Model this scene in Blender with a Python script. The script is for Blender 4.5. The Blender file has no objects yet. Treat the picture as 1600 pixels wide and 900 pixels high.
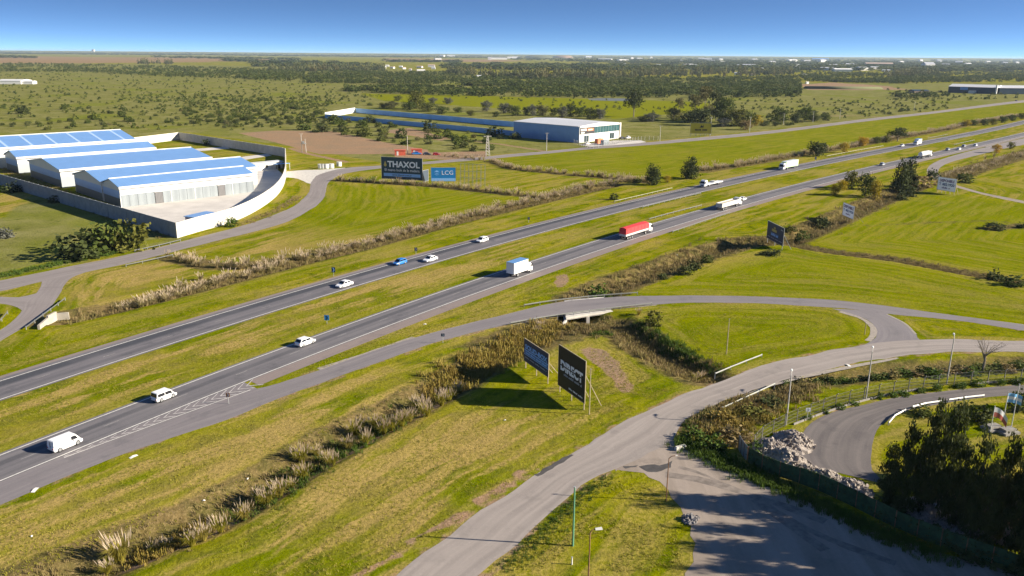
import bpy, math, random
import numpy as np
from mathutils import Matrix, Vector
random.seed(7); RNG = np.random.default_rng(7)
S = bpy.context.scene
COL = S.collection
# ---------------------------------------------------------------- camera
F = 1270.0; HY = 84.0; ROLL = math.radians(0.46); CH = 54.0
P = math.atan((450 - HY) / F)
cam_d = bpy.data.cameras.new("Camera"); cam = bpy.data.objects.new("Camera", cam_d); COL.objects.link(cam)
cam_d.sensor_width = 36.0; cam_d.lens = 36.0 * F / 1600.0
cam_d.clip_start = 1.0; cam_d.clip_end = 90000.0
cam.matrix_world = Matrix.Translation((0, 0, CH)) @ Matrix.Rotation(math.pi / 2 - P, 4, 'X') @ Matrix.Rotation(ROLL, 4, 'Z')
S.camera = cam
# ---------------------------------------------------------------- world, sun
SUN_EL = math.radians(23.0); SDX, SDY = 0.995, -0.095      # horizontal direction towards the sun
SUN_AZ = math.atan2(SDX, SDY)
w = bpy.data.worlds.new("World"); S.world = w; w.use_nodes = True
nt = w.node_tree; nt.nodes.clear()
wo = nt.nodes.new('ShaderNodeOutputWorld'); wb = nt.nodes.new('ShaderNodeBackground')
sky = nt.nodes.new('ShaderNodeTexSky'); sky.sky_type = 'NISHITA'; sky.sun_disc = False
sky.sun_elevation = SUN_EL; sky.sun_rotation = SUN_AZ
sky.air_density = 1.0; sky.dust_density = 0.0; sky.ozone_density = 6.0; sky.altitude = 50
# the clear band above the plain is deep blue: read the sky model from higher up
tc = nt.nodes.new('ShaderNodeTexCoord'); mp = nt.nodes.new('ShaderNodeMapping')
mp.inputs['Scale'].default_value = (1, 1, 7.0); mp.inputs['Location'].default_value = (0, 0, 0.095)
vn = nt.nodes.new('ShaderNodeVectorMath'); vn.operation = 'NORMALIZE'
nt.links.new(tc.outputs['Generated'], mp.inputs['Vector']); nt.links.new(mp.outputs['Vector'], vn.inputs[0])
nt.links.new(vn.outputs[0], sky.inputs['Vector'])
nt.links.new(sky.outputs['Color'], wb.inputs['Color']); wb.inputs['Strength'].default_value = 0.074
nt.links.new(wb.outputs[0], wo.inputs['Surface'])
sl = bpy.data.lights.new("Sun", 'SUN'); sl.energy = 5.0; sl.angle = math.radians(0.53); sl.color = (1.0, 0.90, 0.74)
so = bpy.data.objects.new("Sun", sl); COL.objects.link(so)
so.rotation_euler = Vector((SDX * math.cos(SUN_EL), SDY * math.cos(SUN_EL), math.sin(SUN_EL))).to_track_quat('Z', 'Y').to_euler()
so.location = (60, -20, 120)
S.view_settings.view_transform = 'Standard'; S.view_settings.look = 'None'
S.view_settings.exposure = 1.38; S.view_settings.gamma = 1.0; S.view_settings.use_curve_mapping = False
# ---------------------------------------------------------------- pixel <-> ground
def ray(px, py):
    u = px - 800.0; v = 450.0 - py
    c, s = math.cos(ROLL), math.sin(ROLL)
    u, v = u * c - v * s, u * s + v * c
    return np.array([u, F * math.cos(P) + v * math.sin(P), -F * math.sin(P) + v * math.cos(P)])
def G(px, py, z=0.0):
    d = ray(px, py); t = (z - CH) / d[2]
    return np.array([d[0] * t, d[1] * t, z])
def hgt(base, top):
    b = G(*base); d = ray(*top); t = math.hypot(b[0], b[1]) / math.hypot(d[0], d[1])
    return CH + d[2] * t
def mpp(px, py):                       # metres per picture unit at that ground point
    g = G(px, py); return math.sqrt(g[0]**2 + g[1]**2 + CH**2) / F
def GL(pts): return [G(*p)[:2] for p in pts]
# ---------------------------------------------------------------- tagging
def tag(o, label=None, cat=None, group=None, kind=None):
    if label: o['label'] = label
    if cat: o['category'] = cat
    if group: o['group'] = group
    if kind: o['kind'] = kind
    return o
def empty(name, loc=(0, 0, 0), rz=0.0, label=None, cat=None, group=None):
    o = bpy.data.objects.new(name, None); COL.objects.link(o)
    o.location = loc; o.rotation_euler = (0, 0, rz); o.empty_display_size = 0.5
    return tag(o, label, cat, group)
def link(name, me, parent=None, m=None):
    o = bpy.data.objects.new(name, me); COL.objects.link(o)
    if parent: o.parent = parent
    if m is not None and not me.materials: me.materials.append(m)
    return o
def copy_tree(o, parent=None):
    c = o.copy(); COL.objects.link(c); c.parent = parent
    for ch in KIDS.get(o.name, ()): copy_tree(ch, c)
    return c
KIDS = {}
def remember(root):
    KIDS[root.name] = list(root.children)
    for c in root.children: remember(c)
class MB:
    def __init__(s): s.v = []; s.f = []; s.sm = False
    def add(s, vs, fs):
        n = len(s.v); s.v += [tuple(map(float, p)) for p in vs]; s.f += [tuple(i + n for i in q) for q in fs]; return s
    def box(s, x0, x1, y0, y1, z0, z1):
        return s.hexa([(x0,y0,z0),(x1,y0,z0),(x1,y1,z0),(x0,y1,z0),(x0,y0,z1),(x1,y0,z1),(x1,y1,z1),(x0,y1,z1)])
    def hexa(s, p):
        return s.add(p, [(3,2,1,0),(4,5,6,7),(0,1,5,4),(1,2,6,5),(2,3,7,6),(3,0,4,7)])
    def quad(s, a, b, c, d): return s.add([a, b, c, d], [(0,1,2,3)])
    def bar(s, a, b, w, h=None):                    # square bar between two points
        a = Vector(a); b = Vector(b); h = h or w; d = (b - a).normalized()
        up = Vector((0,0,1)) if abs(d.z) < .95 else Vector((0,1,0))
        x = d.cross(up).normalized() * w / 2; y = x.cross(d).normalized() * h / 2
        return s.hexa([a-x-y, a+x-y, b+x-y, b-x-y, a-x+y, a+x+y, b+x+y, b-x+y])
    def tube(s, pts, r, n=8, cap=True):             # r may be a list
        pts = [Vector(p) for p in pts]; rs = r if hasattr(r, '__len__') else [r] * len(pts)
        vs = []; fs = []
        for i, p in enumerate(pts):
            d = (pts[min(i+1, len(pts)-1)] - pts[max(i-1, 0)]).normalized()
            up = Vector((0,0,1)) if abs(d.z) < .9 else Vector((1,0,0))
            x = d.cross(up).normalized(); y = d.cross(x).normalized()
            for k in range(n):
                a = 2 * math.pi * k / n; vs.append(p + (x * math.cos(a) + y * math.sin(a)) * rs[i])
        for i in range(len(pts) - 1):
            for k in range(n):
                k2 = (k + 1) % n; fs.append((i*n+k, i*n+k2, (i+1)*n+k2, (i+1)*n+k))
        if cap: fs.append(tuple(range(n))); fs.append(tuple(range((len(pts)-1)*n, len(pts)*n))[::-1])
        return s.add(vs, fs)
    def prism(s, poly, x0, x1):                     # poly of (y,z) extruded along x
        n = len(poly); vs = [(x0, a, b) for a, b in poly] + [(x1, a, b) for a, b in poly]
        fs = [tuple(range(n))[::-1], tuple(range(n, 2*n))] + [(i, (i+1) % n, (i+1) % n + n, i + n) for i in range(n)]
        return s.add(vs, fs)
    def mesh(s, name, m=None):
        me = bpy.data.meshes.new(name); me.from_pydata(s.v, [], s.f); me.update()
        if m is not None: me.materials.append(m)
        if s.sm: me.polygons.foreach_set('use_smooth', [True] * len(me.polygons))
        return me
    def build(s, name, m, parent=None):
        return link(name, s.mesh(name, m), parent)
def mesh_np(name, V, FQ, m, attrs=None, smooth=False):
    """V (n,3), FQ (k,3|4) arrays"""
    V = np.asarray(V, np.float32); FQ = np.asarray(FQ, np.int32); k, c = FQ.shape
    me = bpy.data.meshes.new(name)
    me.vertices.add(len(V)); me.vertices.foreach_set('co', V.ravel())
    me.loops.add(k * c); me.loops.foreach_set('vertex_index', FQ.ravel())
    me.polygons.add(k); me.polygons.foreach_set('loop_start', np.arange(0, k * c, c, dtype=np.int32))
    me.polygons.foreach_set('loop_total', np.full(k, c, np.int32))
    if smooth: me.polygons.foreach_set('use_smooth', np.ones(k, bool))
    for an, av in (attrs or {}).items():
        a = me.attributes.new(an, 'FLOAT', 'POINT'); a.data.foreach_set('value', np.asarray(av, np.float32))
    me.update(calc_edges=True); me.validate()
    me.materials.append(m); return me
# ---------------------------------------------------------------- materials
class N:
    def __init__(s, name):
        s.m = bpy.data.materials.new(name); s.m.use_nodes = True; s.t = s.m.node_tree; s.t.nodes.clear()
        s.out = s.n('ShaderNodeOutputMaterial'); s.b = s.n('ShaderNodeBsdfPrincipled')
        s.l(s.b.outputs[0], s.out.inputs[0])
    def n(s, t, **k):
        x = s.t.nodes.new(t)
        for a, b in k.items(): setattr(x, a, b)
        return x
    def l(s, a, b): s.t.links.new(a, b)
    def put(s, sock, v):
        if isinstance(v, bpy.types.NodeSocket): s.l(v, sock)
        else: sock.default_value = v
    def math(s, op, a, b=0.0, c=0.0, clamp=False):
        x = s.n('ShaderNodeMath', operation=op, use_clamp=clamp)
        for i, v in enumerate((a, b, c)): s.put(x.inputs[i], v)
        return x.outputs[0]
    def mix(s, f, a, b, mode='MIX'):
        x = s.n('ShaderNodeMix', data_type='RGBA', blend_type=mode)
        s.put(x.inputs[0], f)
        for i, v in ((6, a), (7, b)): s.put(x.inputs[i], v if isinstance(v, bpy.types.NodeSocket) else (*v[:3], 1.0))
        return x.outputs[2]
    def noise(s, scale, detail=4, vec=None, rough=0.6, dist=0.0):
        x = s.n('ShaderNodeTexNoise'); x.inputs['Scale'].default_value = scale; x.inputs['Detail'].default_value = detail
        x.inputs['Roughness'].default_value = rough; x.inputs['Distortion'].default_value = dist
        if vec is not None: s.l(vec, x.inputs['Vector'])
        return x.outputs['Fac']
    def step(s, v, lo, hi):                       # smooth step
        x = s.n('ShaderNodeMapRange', interpolation_type='SMOOTHSTEP')
        s.put(x.inputs[0], v); s.put(x.inputs[1], lo); s.put(x.inputs[2], hi); return x.outputs[0]
    def pos(s): return s.n('ShaderNodeNewGeometry').outputs['Position']
    def attr(s, nm): return s.n('ShaderNodeAttribute', attribute_name=nm).outputs['Fac']
    def comb(s, x, y, z=0.0):
        c = s.n('ShaderNodeCombineXYZ'); s.put(c.inputs[0], x); s.put(c.inputs[1], y); s.put(c.inputs[2], z); return c.outputs[0]
    def sep(s, v):
        c = s.n('ShaderNodeSeparateXYZ'); s.l(v, c.inputs[0]); return c.outputs
    def bump(s, h, strength=0.4, dist=0.1):
        x = s.n('ShaderNodeBump'); x.inputs['Strength'].default_value = strength; x.inputs['Distance'].default_value = dist
        s.l(h, x.inputs['Height']); s.l(x.outputs[0], s.b.inputs['Normal'])
    def done(s, col=None, rough=0.8, metal=0.0, spec=None):
        if col is not None: s.put(s.b.inputs['Base Color'], col if isinstance(col, bpy.types.NodeSocket) else (*col[:3], 1))
        s.put(s.b.inputs['Roughness'], rough); s.put(s.b.inputs['Metallic'], metal)
        if spec is not None: s.b.inputs['Specular IOR Level'].default_value = spec
        return s.m
def pm(name, col, rough=0.6, metal=0.0, var=0.12, scale=1.5, spec=0.5):
    """plain material with uneven wear"""
    n = N(name); f = n.noise(scale, 5, n.pos())
    c = n.mix(n.step(f, 0.3, 0.7), [x * (1 - var) for x in col], [min(1, x * (1 + var)) for x in col])
    return n.done(c, rough, metal, spec)
# ================================================================= highway alignment
HA = np.array([-82.58767299, 121.12055506]); HD = np.array([0.66549566, 0.74640172]); HN = np.array([-HD[1], HD[0]])
HC = (91.105, -112.508, 35.486)
def hp(s):
    x = min(s, 760) / 500.0; v = HC[0]*x + HC[1]*x*x + HC[2]*x**3
    if s > 760:
        g = (HC[0] + 2*HC[1]*x + 3*HC[2]*x*x) / 500.0; v += g * (s - 760)
    return v
def HW(s, t):
    """point at chainage s, offset t to the left of the alignment (world xy)"""
    return HA + HD * s + HN * (hp(s) + t)
def HWdir(s):
    a = HW(s - 1, 0); b = HW(s + 1, 0); d = (b - a); return d / np.linalg.norm(d)
# ================================================================= ground lines (picture points on the ground)
RAMP_U = [(-150,801),(0,742),(103,703),(250,650),(330,620),(388,610),(440,597),(525,569),(650,527),(800,489),(875,472),(940,465.5),(1000,462.5),(1100,462),(1200,464),(1300,469),(1400,480),(1500,494),(1600,507.5),(1750,530),(2100,584),(2400,632)]
RAMP_L = [(-150,853),(0,789),(167,719),(361,653),(437,622),(575,572),(692,532),(800,506),(850,496.5),(950,482.5),(1025,475.5),(1100,472.5),(1200,474.5),(1275,479),(1330,483),(1385,490),(1500,501.5),(1600,516),(1750,541),(2100,602),(2400,656)]
SERV_U = [(360,1120),(540,965),(623,898),(733,813),(840,740),(893,707),(1000,647),(1107,602),(1200,570),(1300,547.5),(1360,537),(1435,531),(1520,531),(1600,532),(1800,535),(2300,544)]
SERV_L = [(540,1120),(690,965),(747,900),(800,855),(847,810),(900,763),(946,737),(1000,716),(1050,688),(1063,663),(1100,640),(1193,603),(1300,575),(1375,560),(1475,551),(1540,549),(1600,550),(1800,553),(2300,562)]
CONN_L = [(1300,482),(1325,489),(1350,497),(1364,506),(1372,520),(1364,532),(1340,543),(1310,552)]
CONN_R = [(1395,487),(1385,491),(1398,497),(1415,506),(1424,514),(1431,523),(1440,533),(1480,541)]
FRONT_U = [(-420,517),(-120,461),(0,438.5),(100,418),(200,398),(300,373.5),(390,349.5),(450,327),(474,311),(484,296),(486,285),(500,272.5),(540,262.5),(595,258.5),(660,253),(750,245.5),(800,240.5),(855,236),(920,229.5),(975,225.5),(1050,219),(1200,204.5),(1350,186),(1450,175),(1600,156.5),(1800,138)]
FRONT_L = [(-420,534),(-120,476),(0,455),(60,441),(132,426),(210,409),(300,386),(400,361),(450,346),(493,322),(507,306),(510,293),(517,282.5),(540,271),(600,262.5),(660,257),(750,250),(800,245),(855,240),(925,233),(975,229.5),(1050,223.5),(1200,209),(1350,190),(1450,178.5),(1600,160),(1800,141)]
JUNC_L = [(66,439),(64,446),(56,459),(40,470),(34,486),(22,500),(0,516),(-60,552),(-260,672)]
JUNC_R = [(140,423),(112,434),(100,446),(92,462),(75,485),(45,507),(0,534),(-60,575),(-260,710)]
BRAN_U = [(-400,458),(-60,462),(0,463.5),(30,464.5),(58,458)]
BRAN_L = [(-400,469),(-60,472),(0,474.5),(25,479),(36,487)]
DRIVE_U = [(448,268),(470,266),(500,265),(540,262)]
DRIVE_L = [(447,277),(465,279),(485,287),(500,280)]
TRACK_O = [(1262,727),(1250,712),(1249,690),(1257,670),(1287,650),(1327,637),(1427,617),(1510,608),(1590,602),(1750,595),(2200,580)]
TRACK_I = [(1385,757),(1365,735),(1362,700),(1372,668),(1390,655),(1413,643),(1480,629),(1540,621),(1600,617),(1750,612),(2200,600)]
LOOP_O = [(1470,283),(1452,274),(1449,263),(1462,253),(1490,243),(1540,230),(1600,216),(1720,190),(1900,156)]
LOOP_I = [(1476,281),(1466,272),(1470,261),(1490,252),(1530,242),(1570,232),(1600,226),(1720,200),(1900,164)]
TRK2_U = [(1480,284),(1500,291),(1540,302),(1600,314),(1720,337),(2100,410)]
TRK2_L = [(1478,288),(1500,294.5),(1540,305),(1600,318),(1720,341),(2100,415)]
FORE = [(960,737),(975,733.5),(1003,737),(1030,752),(1052,776),(1070,806),(1086,850),(1080,880),(1065,930),(1060,970),(1760,970),(1680,905),(1560,888),(1480,866),(1400,842),(1300,797),(1240,770),(1180,748),(1130,727),(1095,708),(1066,697),(1050,686),(1000,700),(955,725)]
WALLP = [(277,372),(312,361.5),(360,348),(399,330),(429,309),(442,292),(447,276)]
# ditches: (points, half width, depth)
DITCH = [
 ([(60,930),(150,880),(245,838),(330,806),(380,778),(440,742),(520,692),(620,642),(700,602),(760,566),(820,533),(865,508),(905,488)], 5.0, 1.3),
 ([(905,488),(925,472),(945,450),(1000,432),(1080,402),(1160,377),(1230,377),(1300,345),(1360,318),(1430,290)], 5.0, 1.6),
 ([(915,500),(960,500),(1000,530),(1050,562),(1100,583)], 5.0, 2.0),
 ([(905,495),(912,478)], 6.0, 2.2),
 ([(1175,612),(1230,592),(1300,590),(1400,575),(1500,568),(1600,566)], 3.5, 1.1),
 ([(100,498),(180,480),(330,443),(450,412),(560,386),(700,348),(800,324),(850,312),(960,288)], 5.0, 0.9),
 ([(1240,382),(1300,393),(1400,405),(1500,424),(1600,442),(1700,462)], 3.0, 0.8),
]
DITCHW = [(np.array(GL(a)), b, c) for a, b, c in DITCH]
def seg_dist(X, Y, L):
    """distance from points to a polyline"""
    D = np.full(X.shape, 1e9)
    for a, b in zip(L[:-1], L[1:]):
        ab = b - a; q = ab @ ab + 1e-9
        t = np.clip(((X - a[0]) * ab[0] + (Y - a[1]) * ab[1]) / q, 0, 1)
        D = np.minimum(D, np.hypot(X - a[0] - t * ab[0], Y - a[1] - t * ab[1]))
    return D
def sstep(lo, hi, x):
    t = np.clip((x - lo) / (hi - lo), 0, 1); return t * t * (3 - 2 * t)
def ground_h(X, Y):
    X = np.asarray(X, float); Y = np.asarray(Y, float); h = np.zeros(X.shape)
    for L, wd, dp in DITCHW:
        lo = L.min(0) - wd - 2; hi = L.max(0) + wd + 2
        k = (X > lo[0]) & (X < hi[0]) & (Y > lo[1]) & (Y < hi[1])
        if k.any(): h[k] = np.minimum(h[k], -dp * (1 - sstep(wd * .25, wd, seg_dist(X[k], Y[k], L))))
    return h
def gz(x, y): return float(ground_h(np.array([x]), np.array([y]))[0])
def GG(px, py):
    g = G(px, py); return (g[0], g[1], gz(g[0], g[1]))
def inpoly(X, Y, poly):
    r = np.zeros(X.shape, bool); n = len(poly); j = n - 1
    for i in range(n):
        xi, yi = poly[i]; xj, yj = poly[j]
        c = ((yi > Y) != (yj > Y)) & (X < (xj - xi) * (Y - yi) / (yj - yi + 1e-12) + xi); r ^= c; j = i
    return r
def catmull(pts, step=2.0):
    pts = [np.array(p, float) for p in pts]; out = []
    for i in range(len(pts) - 1):
        p0 = pts[max(i-1, 0)]; p1 = pts[i]; p2 = pts[i+1]; p3 = pts[min(i+2, len(pts)-1)]
        # centripetal-like tangents
        d = np.linalg.norm(p2 - p1); n = max(2, int(d / step))
        m1 = (p2 - p0) / (np.linalg.norm(p2 - p1) + np.linalg.norm(p1 - p0) + 1e-9) * d
        m2 = (p3 - p1) / (np.linalg.norm(p3 - p2) + np.linalg.norm(p2 - p1) + 1e-9) * d
        for k in range(n):
            t = k / n; a = t*t; b = a*t
            out.append((2*b-3*a+1)*p1 + (b-2*a+t)*m1 + (-2*b+3*a)*p2 + (b-a)*m2)
    out.append(pts[-1]); return np.array(out)
def resample(L, n):
    d = np.r_[0, np.cumsum(np.linalg.norm(np.diff(L, axis=0), axis=1))]
    t = np.linspace(0, d[-1], n); return np.c_[np.interp(t, d, L[:, 0]), np.interp(t, d, L[:, 1])], d[-1]
ROADLINES = []
# ================================================================= zones of the plain (picture outlines)
Z_SAV = [[(-400,600),(0,437),(120,409),(300,372),(262,372),(100,300),(0,262),(-200,190),(-400,98),(0,98),(500,104),(900,118),(1300,130),(1600,130),(2100,130),(2100,118),(1600,156),(1450,174),(1200,203),(1000,222),(860,234),(760,243),(600,255),(450,228),(285,205),(190,216)]]
Z_GREEN = [[(560,146),(760,150),(1000,156),(1100,160),(1150,170),(1080,176),(960,186),(900,178),(760,168),(600,158)],
           [(820,244),(1000,226),(1200,209),(1400,184),(1600,160),(1900,130),(1900,150),(1600,182),(1400,212),(1250,240),(1100,265),(1010,282),(900,270),(800,258),(770,250)],
           [(1180,470),(1040,455),(1100,425),(1230,392),(1400,412),(1600,455),(1600,505),(1400,478)],
           [(1300,340),(1450,300),(1600,320),(1800,360),(1600,430),(1400,400),(1280,385)],
           [(1040,480),(1200,476),(1310,490),(1360,510),(1350,530),(1200,562),(1120,575),(1060,545)],
           [(1180,625),(1300,585),(1600,560),(1700,580),(1600,600),(1420,612),(1300,635),(1200,690),(1100,690),(1070,670)],
           [(520,290),(700,296),(800,312),(700,338),(560,372),(440,392),(470,340)]]
Z_DRY = [[(260,440),(330,420),(300,404),(170,418),(120,440),(100,470),(170,478)],
         [(330,416),(470,352),(560,372),(700,350),(560,390),(400,418)],
         [(0,800),(250,705),(430,640),(700,560),(640,600),(430,720),(250,815),(60,900),(0,900)],
         [(330,900),(480,780),(640,670),(760,645),(880,650),(850,720),(730,805),(610,900)], [(0,690),(150,640),(400,530),(600,462),(800,392),(800,382),(400,500),(0,625)],
         [(0,300),(100,330),(200,372),(100,400),(0,430),(-200,470),(-200,330)]]
Z_SOIL = [[(372,208),(430,204),(520,205),(600,222),(668,234),(672,240),(560,241),(500,241),(470,234),(452,228)],
          [(903,548),(925,541),(945,548),(965,565),(980,590),(992,606),(985,618),(968,612),(955,590),(930,570)],
          [(866,440),(872,428),(886,428),(889,440),(880,450),(868,448)],
          [(1225,690),(1262,700),(1275,730),(1340,755),(1300,760),(1240,740),(1215,715)],
          [(1250,132),(1300,129),(1380,134),(1420,140),(1330,141),(1260,140)],
          [(590,205),(640,200),(700,215),(690,220),(640,212)],
          [(1470,770),(1560,740),(1620,780),(1620,860),(1560,850),(1490,815),(1430,790)],
          [(610,240),(760,236),(760,246),(700,250),(620,246)]]
Z_FARM = [[(-300,84),(0,87),(110,89),(330,90),(330,97),(100,99),(0,99),(-300,96)], [(330,91),(470,93),(470,96),(330,96)], [(600,91),(760,93),(830,95),(760,97),(600,95)]]
B_WEED = [  # brushed strips of brown, unmown weeds: points, half width, strength
 ([(40,915),(150,868),(330,800),(440,738),(520,688),(620,640),(700,600),(760,562),(820,528),(900,500)], 6.0, 1.0),
 ([(905,470),(960,445),(1080,402),(1160,378),(1230,374),(1300,345),(1360,318),(1430,290)], 8.0, 1.0),
 ([(915,500),(960,505),(1000,535),(1050,565),(1095,585)], 7.0, 1.0),
 ([(790,540),(850,520),(900,505)], 10.0, 0.9),
 ([(70,500),(180,480),(330,443),(450,412),(560,386),(700,348),(800,324),(850,312),(960,288)], 5.5, 1.0),
 ([(270,402),(330,416),(390,414)], 5.0, 1.0),
 ([(530,282),(600,286),(680,291),(800,304),(850,309)], 4.0, 1.0),
 ([(770,252),(800,263),(880,272),(960,279),(1010,285)], 5.0, 1.0),
 ([(1095,268),(1200,251),(1270,239),(1330,229),(1400,216),(1470,204),(1520,193),(1590,181)], 6.0, 1.0),
 ([(1480,278),(1530,262),(1600,241),(1700,215)], 9.0, 1.0),
 ([(1240,382),(1300,393),(1400,405),(1500,424),(1600,442)], 4.0, 1.0),
 ([(1090,665),(1150,640),(1190,620)], 6.0, 0.7), ([(1230,590),(1300,592),(1400,577),(1500,570),(1600,567)], 5.0, 0.8),
 ([(1350,352),(1540,345),(1640,352)], 3.0, 0.5), ([(1545,358),(1600,352)], 4.0, 0.8),
 ([(0,262),(100,305),(190,345),(262,372)], 6.0, 0.5),
 ([(1060,690),(1110,715),(1180,745),(1300,795),(1400,840)], 4.0, 0.5)]
B_SOIL = [([(200,880),(330,822),(430,770),(520,715),(600,670),(690,625)], 2.0, 0.55), ([(560,900),(640,850),(700,815),(820,735)], 0.8, 0.7),
          ([(760,900),(800,868),(850,815)], 0.7, 0.6), ([(1300,181),(1340,181),(1400,184)], 6.0, 0.6),
          ([(540,253),(480,240),(455,232)], 2.5, 0.9), ([(600,215),(680,215),(780,225),(850,236)], 2.5, 0.8), ([(0,470),(92,470)], 0.3, .3),
          (RAMP_U[4:], 1.2, .45), (RAMP_L, 1.2, .5), (SERV_U, 1.4, .5), (SERV_L[:7], 1.4, .5), (SERV_L[8:], 1.4, .5), (FRONT_L[:13], 1.2, .4), (FRONT_U[:11], 1.2, .4), (TRACK_O, 1.2, .5),
          ([(0,166),(100,172),(180,185),(230,202)], 5.0, 0.45), ([(0,136),(150,135),(300,139)], 14.0, .42)]
B_LUSH = [([(0,645),(158,590),(400,500),(600,445),(800,388),(1000,335)], 2.2, 0.0), ([(395,606),(500,570),(620,530)], 2.5, 0.9),
          ([(0,700),(158,640),(400,551),(600,482),(800,412),(1000,350)], 2.5, 0.8), ([(300,470),(200,500),(100,530),(0,560)], 4.0, 0.7), ([(390,448),(500,415),(620,383),(720,360)], 3.0, 0.7),
          ([(940,525),(985,520),(1050,560)], 3.0, 0.9), ([(1000,505),(1060,545),(1100,570)], 4.0, 0.9), ([(1000,455),(1100,455),(1200,457)], 2.5, 0.8),
          ([(0,430),(120,402),(250,375)], 4.0, 0.7), ([(840,745),(760,800),(650,870)], 3.0, 0.8)]
# ================================================================= ground material
def ground_material():
    n = N("plain_grass"); pos = n.pos(); mow = n.attr('mow')
    weed = n.attr('weed'); soil = n.attr('soil'); sav = n.attr('savanna'); grn = n.attr('lush'); dry = n.attr('dry'); farm = n.attr('farm')
    xy = n.sep(pos)
    n0 = n.noise(0.012, 4, pos); n1 = n.noise(0.06, 5, pos); n2 = n.noise(0.35, 5, pos); n3 = n.noise(1.7, 4, pos, 0.7); n4 = n.noise(6.0, 3, pos, 0.7)
    # windrows left by the mower: they follow the edges of each field
    wob = n.math('ADD', mow, n.math('MULTIPLY', n1, 5.0))
    st = n.noise(1.0, 3, n.comb(n.math('MULTIPLY', wob, 0.30), n.math('MULTIPLY', xy[0], 0.035), n.math('MULTIPLY', xy[1], 0.035)), 0.55)
    st2 = n.noise(1.0, 3, n.comb(n.math('MULTIPLY', wob, 0.9), n.math('MULTIPLY', xy[0], 0.06), n.math('MULTIPLY', xy[1], 0.06)), 0.6)
    green = n.mix(n.step(n1, 0.35, 0.65), (0.122, 0.148, 0.001), (0.205, 0.198, 0.003))
    green = n.mix(n.step(n2, 0.45, 0.7), green, (0.070, 0.095, 0.001))
    straw = n.mix(n3, (0.40, 0.285, 0.105), (0.28, 0.205, 0.055))
    rowm = n.math('MULTIPLY', n.step(st, 0.44, 0.58), n.step(n.math('ADD', n3, n.math('MULTIPLY', n2, 0.5)), 0.48, 0.85))
    rowm = n.math('MULTIPLY', rowm, n.math('ADD', 0.60, n.math('MULTIPLY', dry, 0.8)), clamp=True)
    rowm = n.math('MULTIPLY', rowm, n.math('SUBTRACT', 1.0, n.math('MULTIPLY', grn, 0.35)), clamp=True)
    col = n.mix(rowm, green, straw)
    lushc = n.mix(n.step(n2, 0.3, 0.7), (0.115, 0.150, 0.0), (0.180, 0.188, 0.001))
    col = n.mix(n.math('MULTIPLY', grn, n.step(n.math('ADD', n1, n.math('MULTIPLY', st2, 0.5)), 0.5, 1.0)), col, lushc)
    sw = n.math('SINE', n.math('MULTIPLY', n.math('ADD', mow, n.math('MULTIPLY', n1, 3.0)), 1.75)); swm = n.math('MULTIPLY', n.step(sw, -.2, .9), n.math('MULTIPLY', n.step(n0, .35, .6), .42))
    col = n.mix(swm, col, n.mix(n3, (0.27, 0.225, 0.035), (0.20, 0.185, 0.006)))
    dk = n.math('MULTIPLY', n.step(st2, 0.52, 0.68), 0.42); col = n.mix(dk, col, (0.072, 0.09, 0.003))
    dryp = n.math('MULTIPLY', dry, n.step(n.math('ADD', n1, n.math('MULTIPLY', n2, 0.35)), 0.52, 0.85)); col = n.mix(n.math('MULTIPLY', dryp, 0.75), col, (0.25, 0.185, 0.058))
    # savanna: pale olive with dark tussocks
    sv = n.mix(n.step(n1, 0.35, 0.68), (0.140, 0.142, 0.032), (0.210, 0.196, 0.072))
    sv = n.mix(n.step(n.noise(0.15, 6, pos, 0.7), 0.55, 0.66), sv, (0.072, 0.082, 0.016))
    sv = n.mix(n.step(n0, 0.5, 0.66), sv, n.mix(n1, (0.115, 0.14, 0.016), (0.18, 0.18, 0.030)))
    nsav = n.math('ADD', sav, n.math('MULTIPLY', n.math('SUBTRACT', n1, 0.5), 0.8)); col = n.mix(n.step(nsav, 0.4, 0.6), col, sv)
    # the bright fields lie over the savanna
    gfar = n.math('MULTIPLY', n.step(grn, 0.5, 0.8), n.step(sav, 0.3, 0.7)); col = n.mix(gfar, col, n.mix(n1, (0.135, 0.155, 0.004), (0.19, 0.19, 0.006)))
    # brown weeds
    wd = n.mix(n.step(n2, 0.35, 0.65), (0.15, 0.105, 0.048), (0.085, 0.075, 0.025)); wd = n.mix(n.step(n3, 0.5, 0.75), wd, (0.21, 0.155, 0.075))
    nw = n.math('ADD', weed, n.math('MULTIPLY', n.math('SUBTRACT', n2, 0.5), 0.9)); col = n.mix(n.math('MULTIPLY', n.step(nw, 0.35, 0.75), 0.9), col, wd)
    # bare soil
    sc = n.mix(n.step(n1, 0.3, 0.7), (0.285, 0.182, 0.108), (0.24, 0.17, 0.108)); sc = n.mix(n.step(n3, 0.55, 0.8), sc, (0.33, 0.27, 0.20))
    ns = n.math('ADD', soil, n.math('MULTIPLY', n.math('SUBTRACT', n2, 0.5), 0.9)); col = n.mix(n.step(ns, 0.4, 0.62), col, sc)
    col = n.mix(n.step(farm, 0.3, 0.7), col, n.mix(n0, (0.27, 0.165, 0.085), (0.22, 0.16, 0.075)))
    # fine blade-scale grain
    g = n.math('ADD', n.math('MULTIPLY', n3, 0.6), n.math('MULTIPLY', n4, 0.4))
    mr = n.n('ShaderNodeMapRange'); n.l(g, mr.inputs[0])
    for i, v in ((1, .3), (2, .7), (3, .56), (4, 1.36)): mr.inputs[i].default_value = v
    vm = n.n('ShaderNodeVectorMath', operation='SCALE'); n.l(col, vm.inputs[0]); n.l(mr.outputs[0], vm.inputs['Scale'])
    n.bump(n.math('ADD', n.math('MULTIPLY', n2, 0.8), n.math('ADD', n.math('MULTIPLY', n3, 0.45), n.math('MULTIPLY', n4, 0.2))), 0.6, 0.5)
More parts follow.
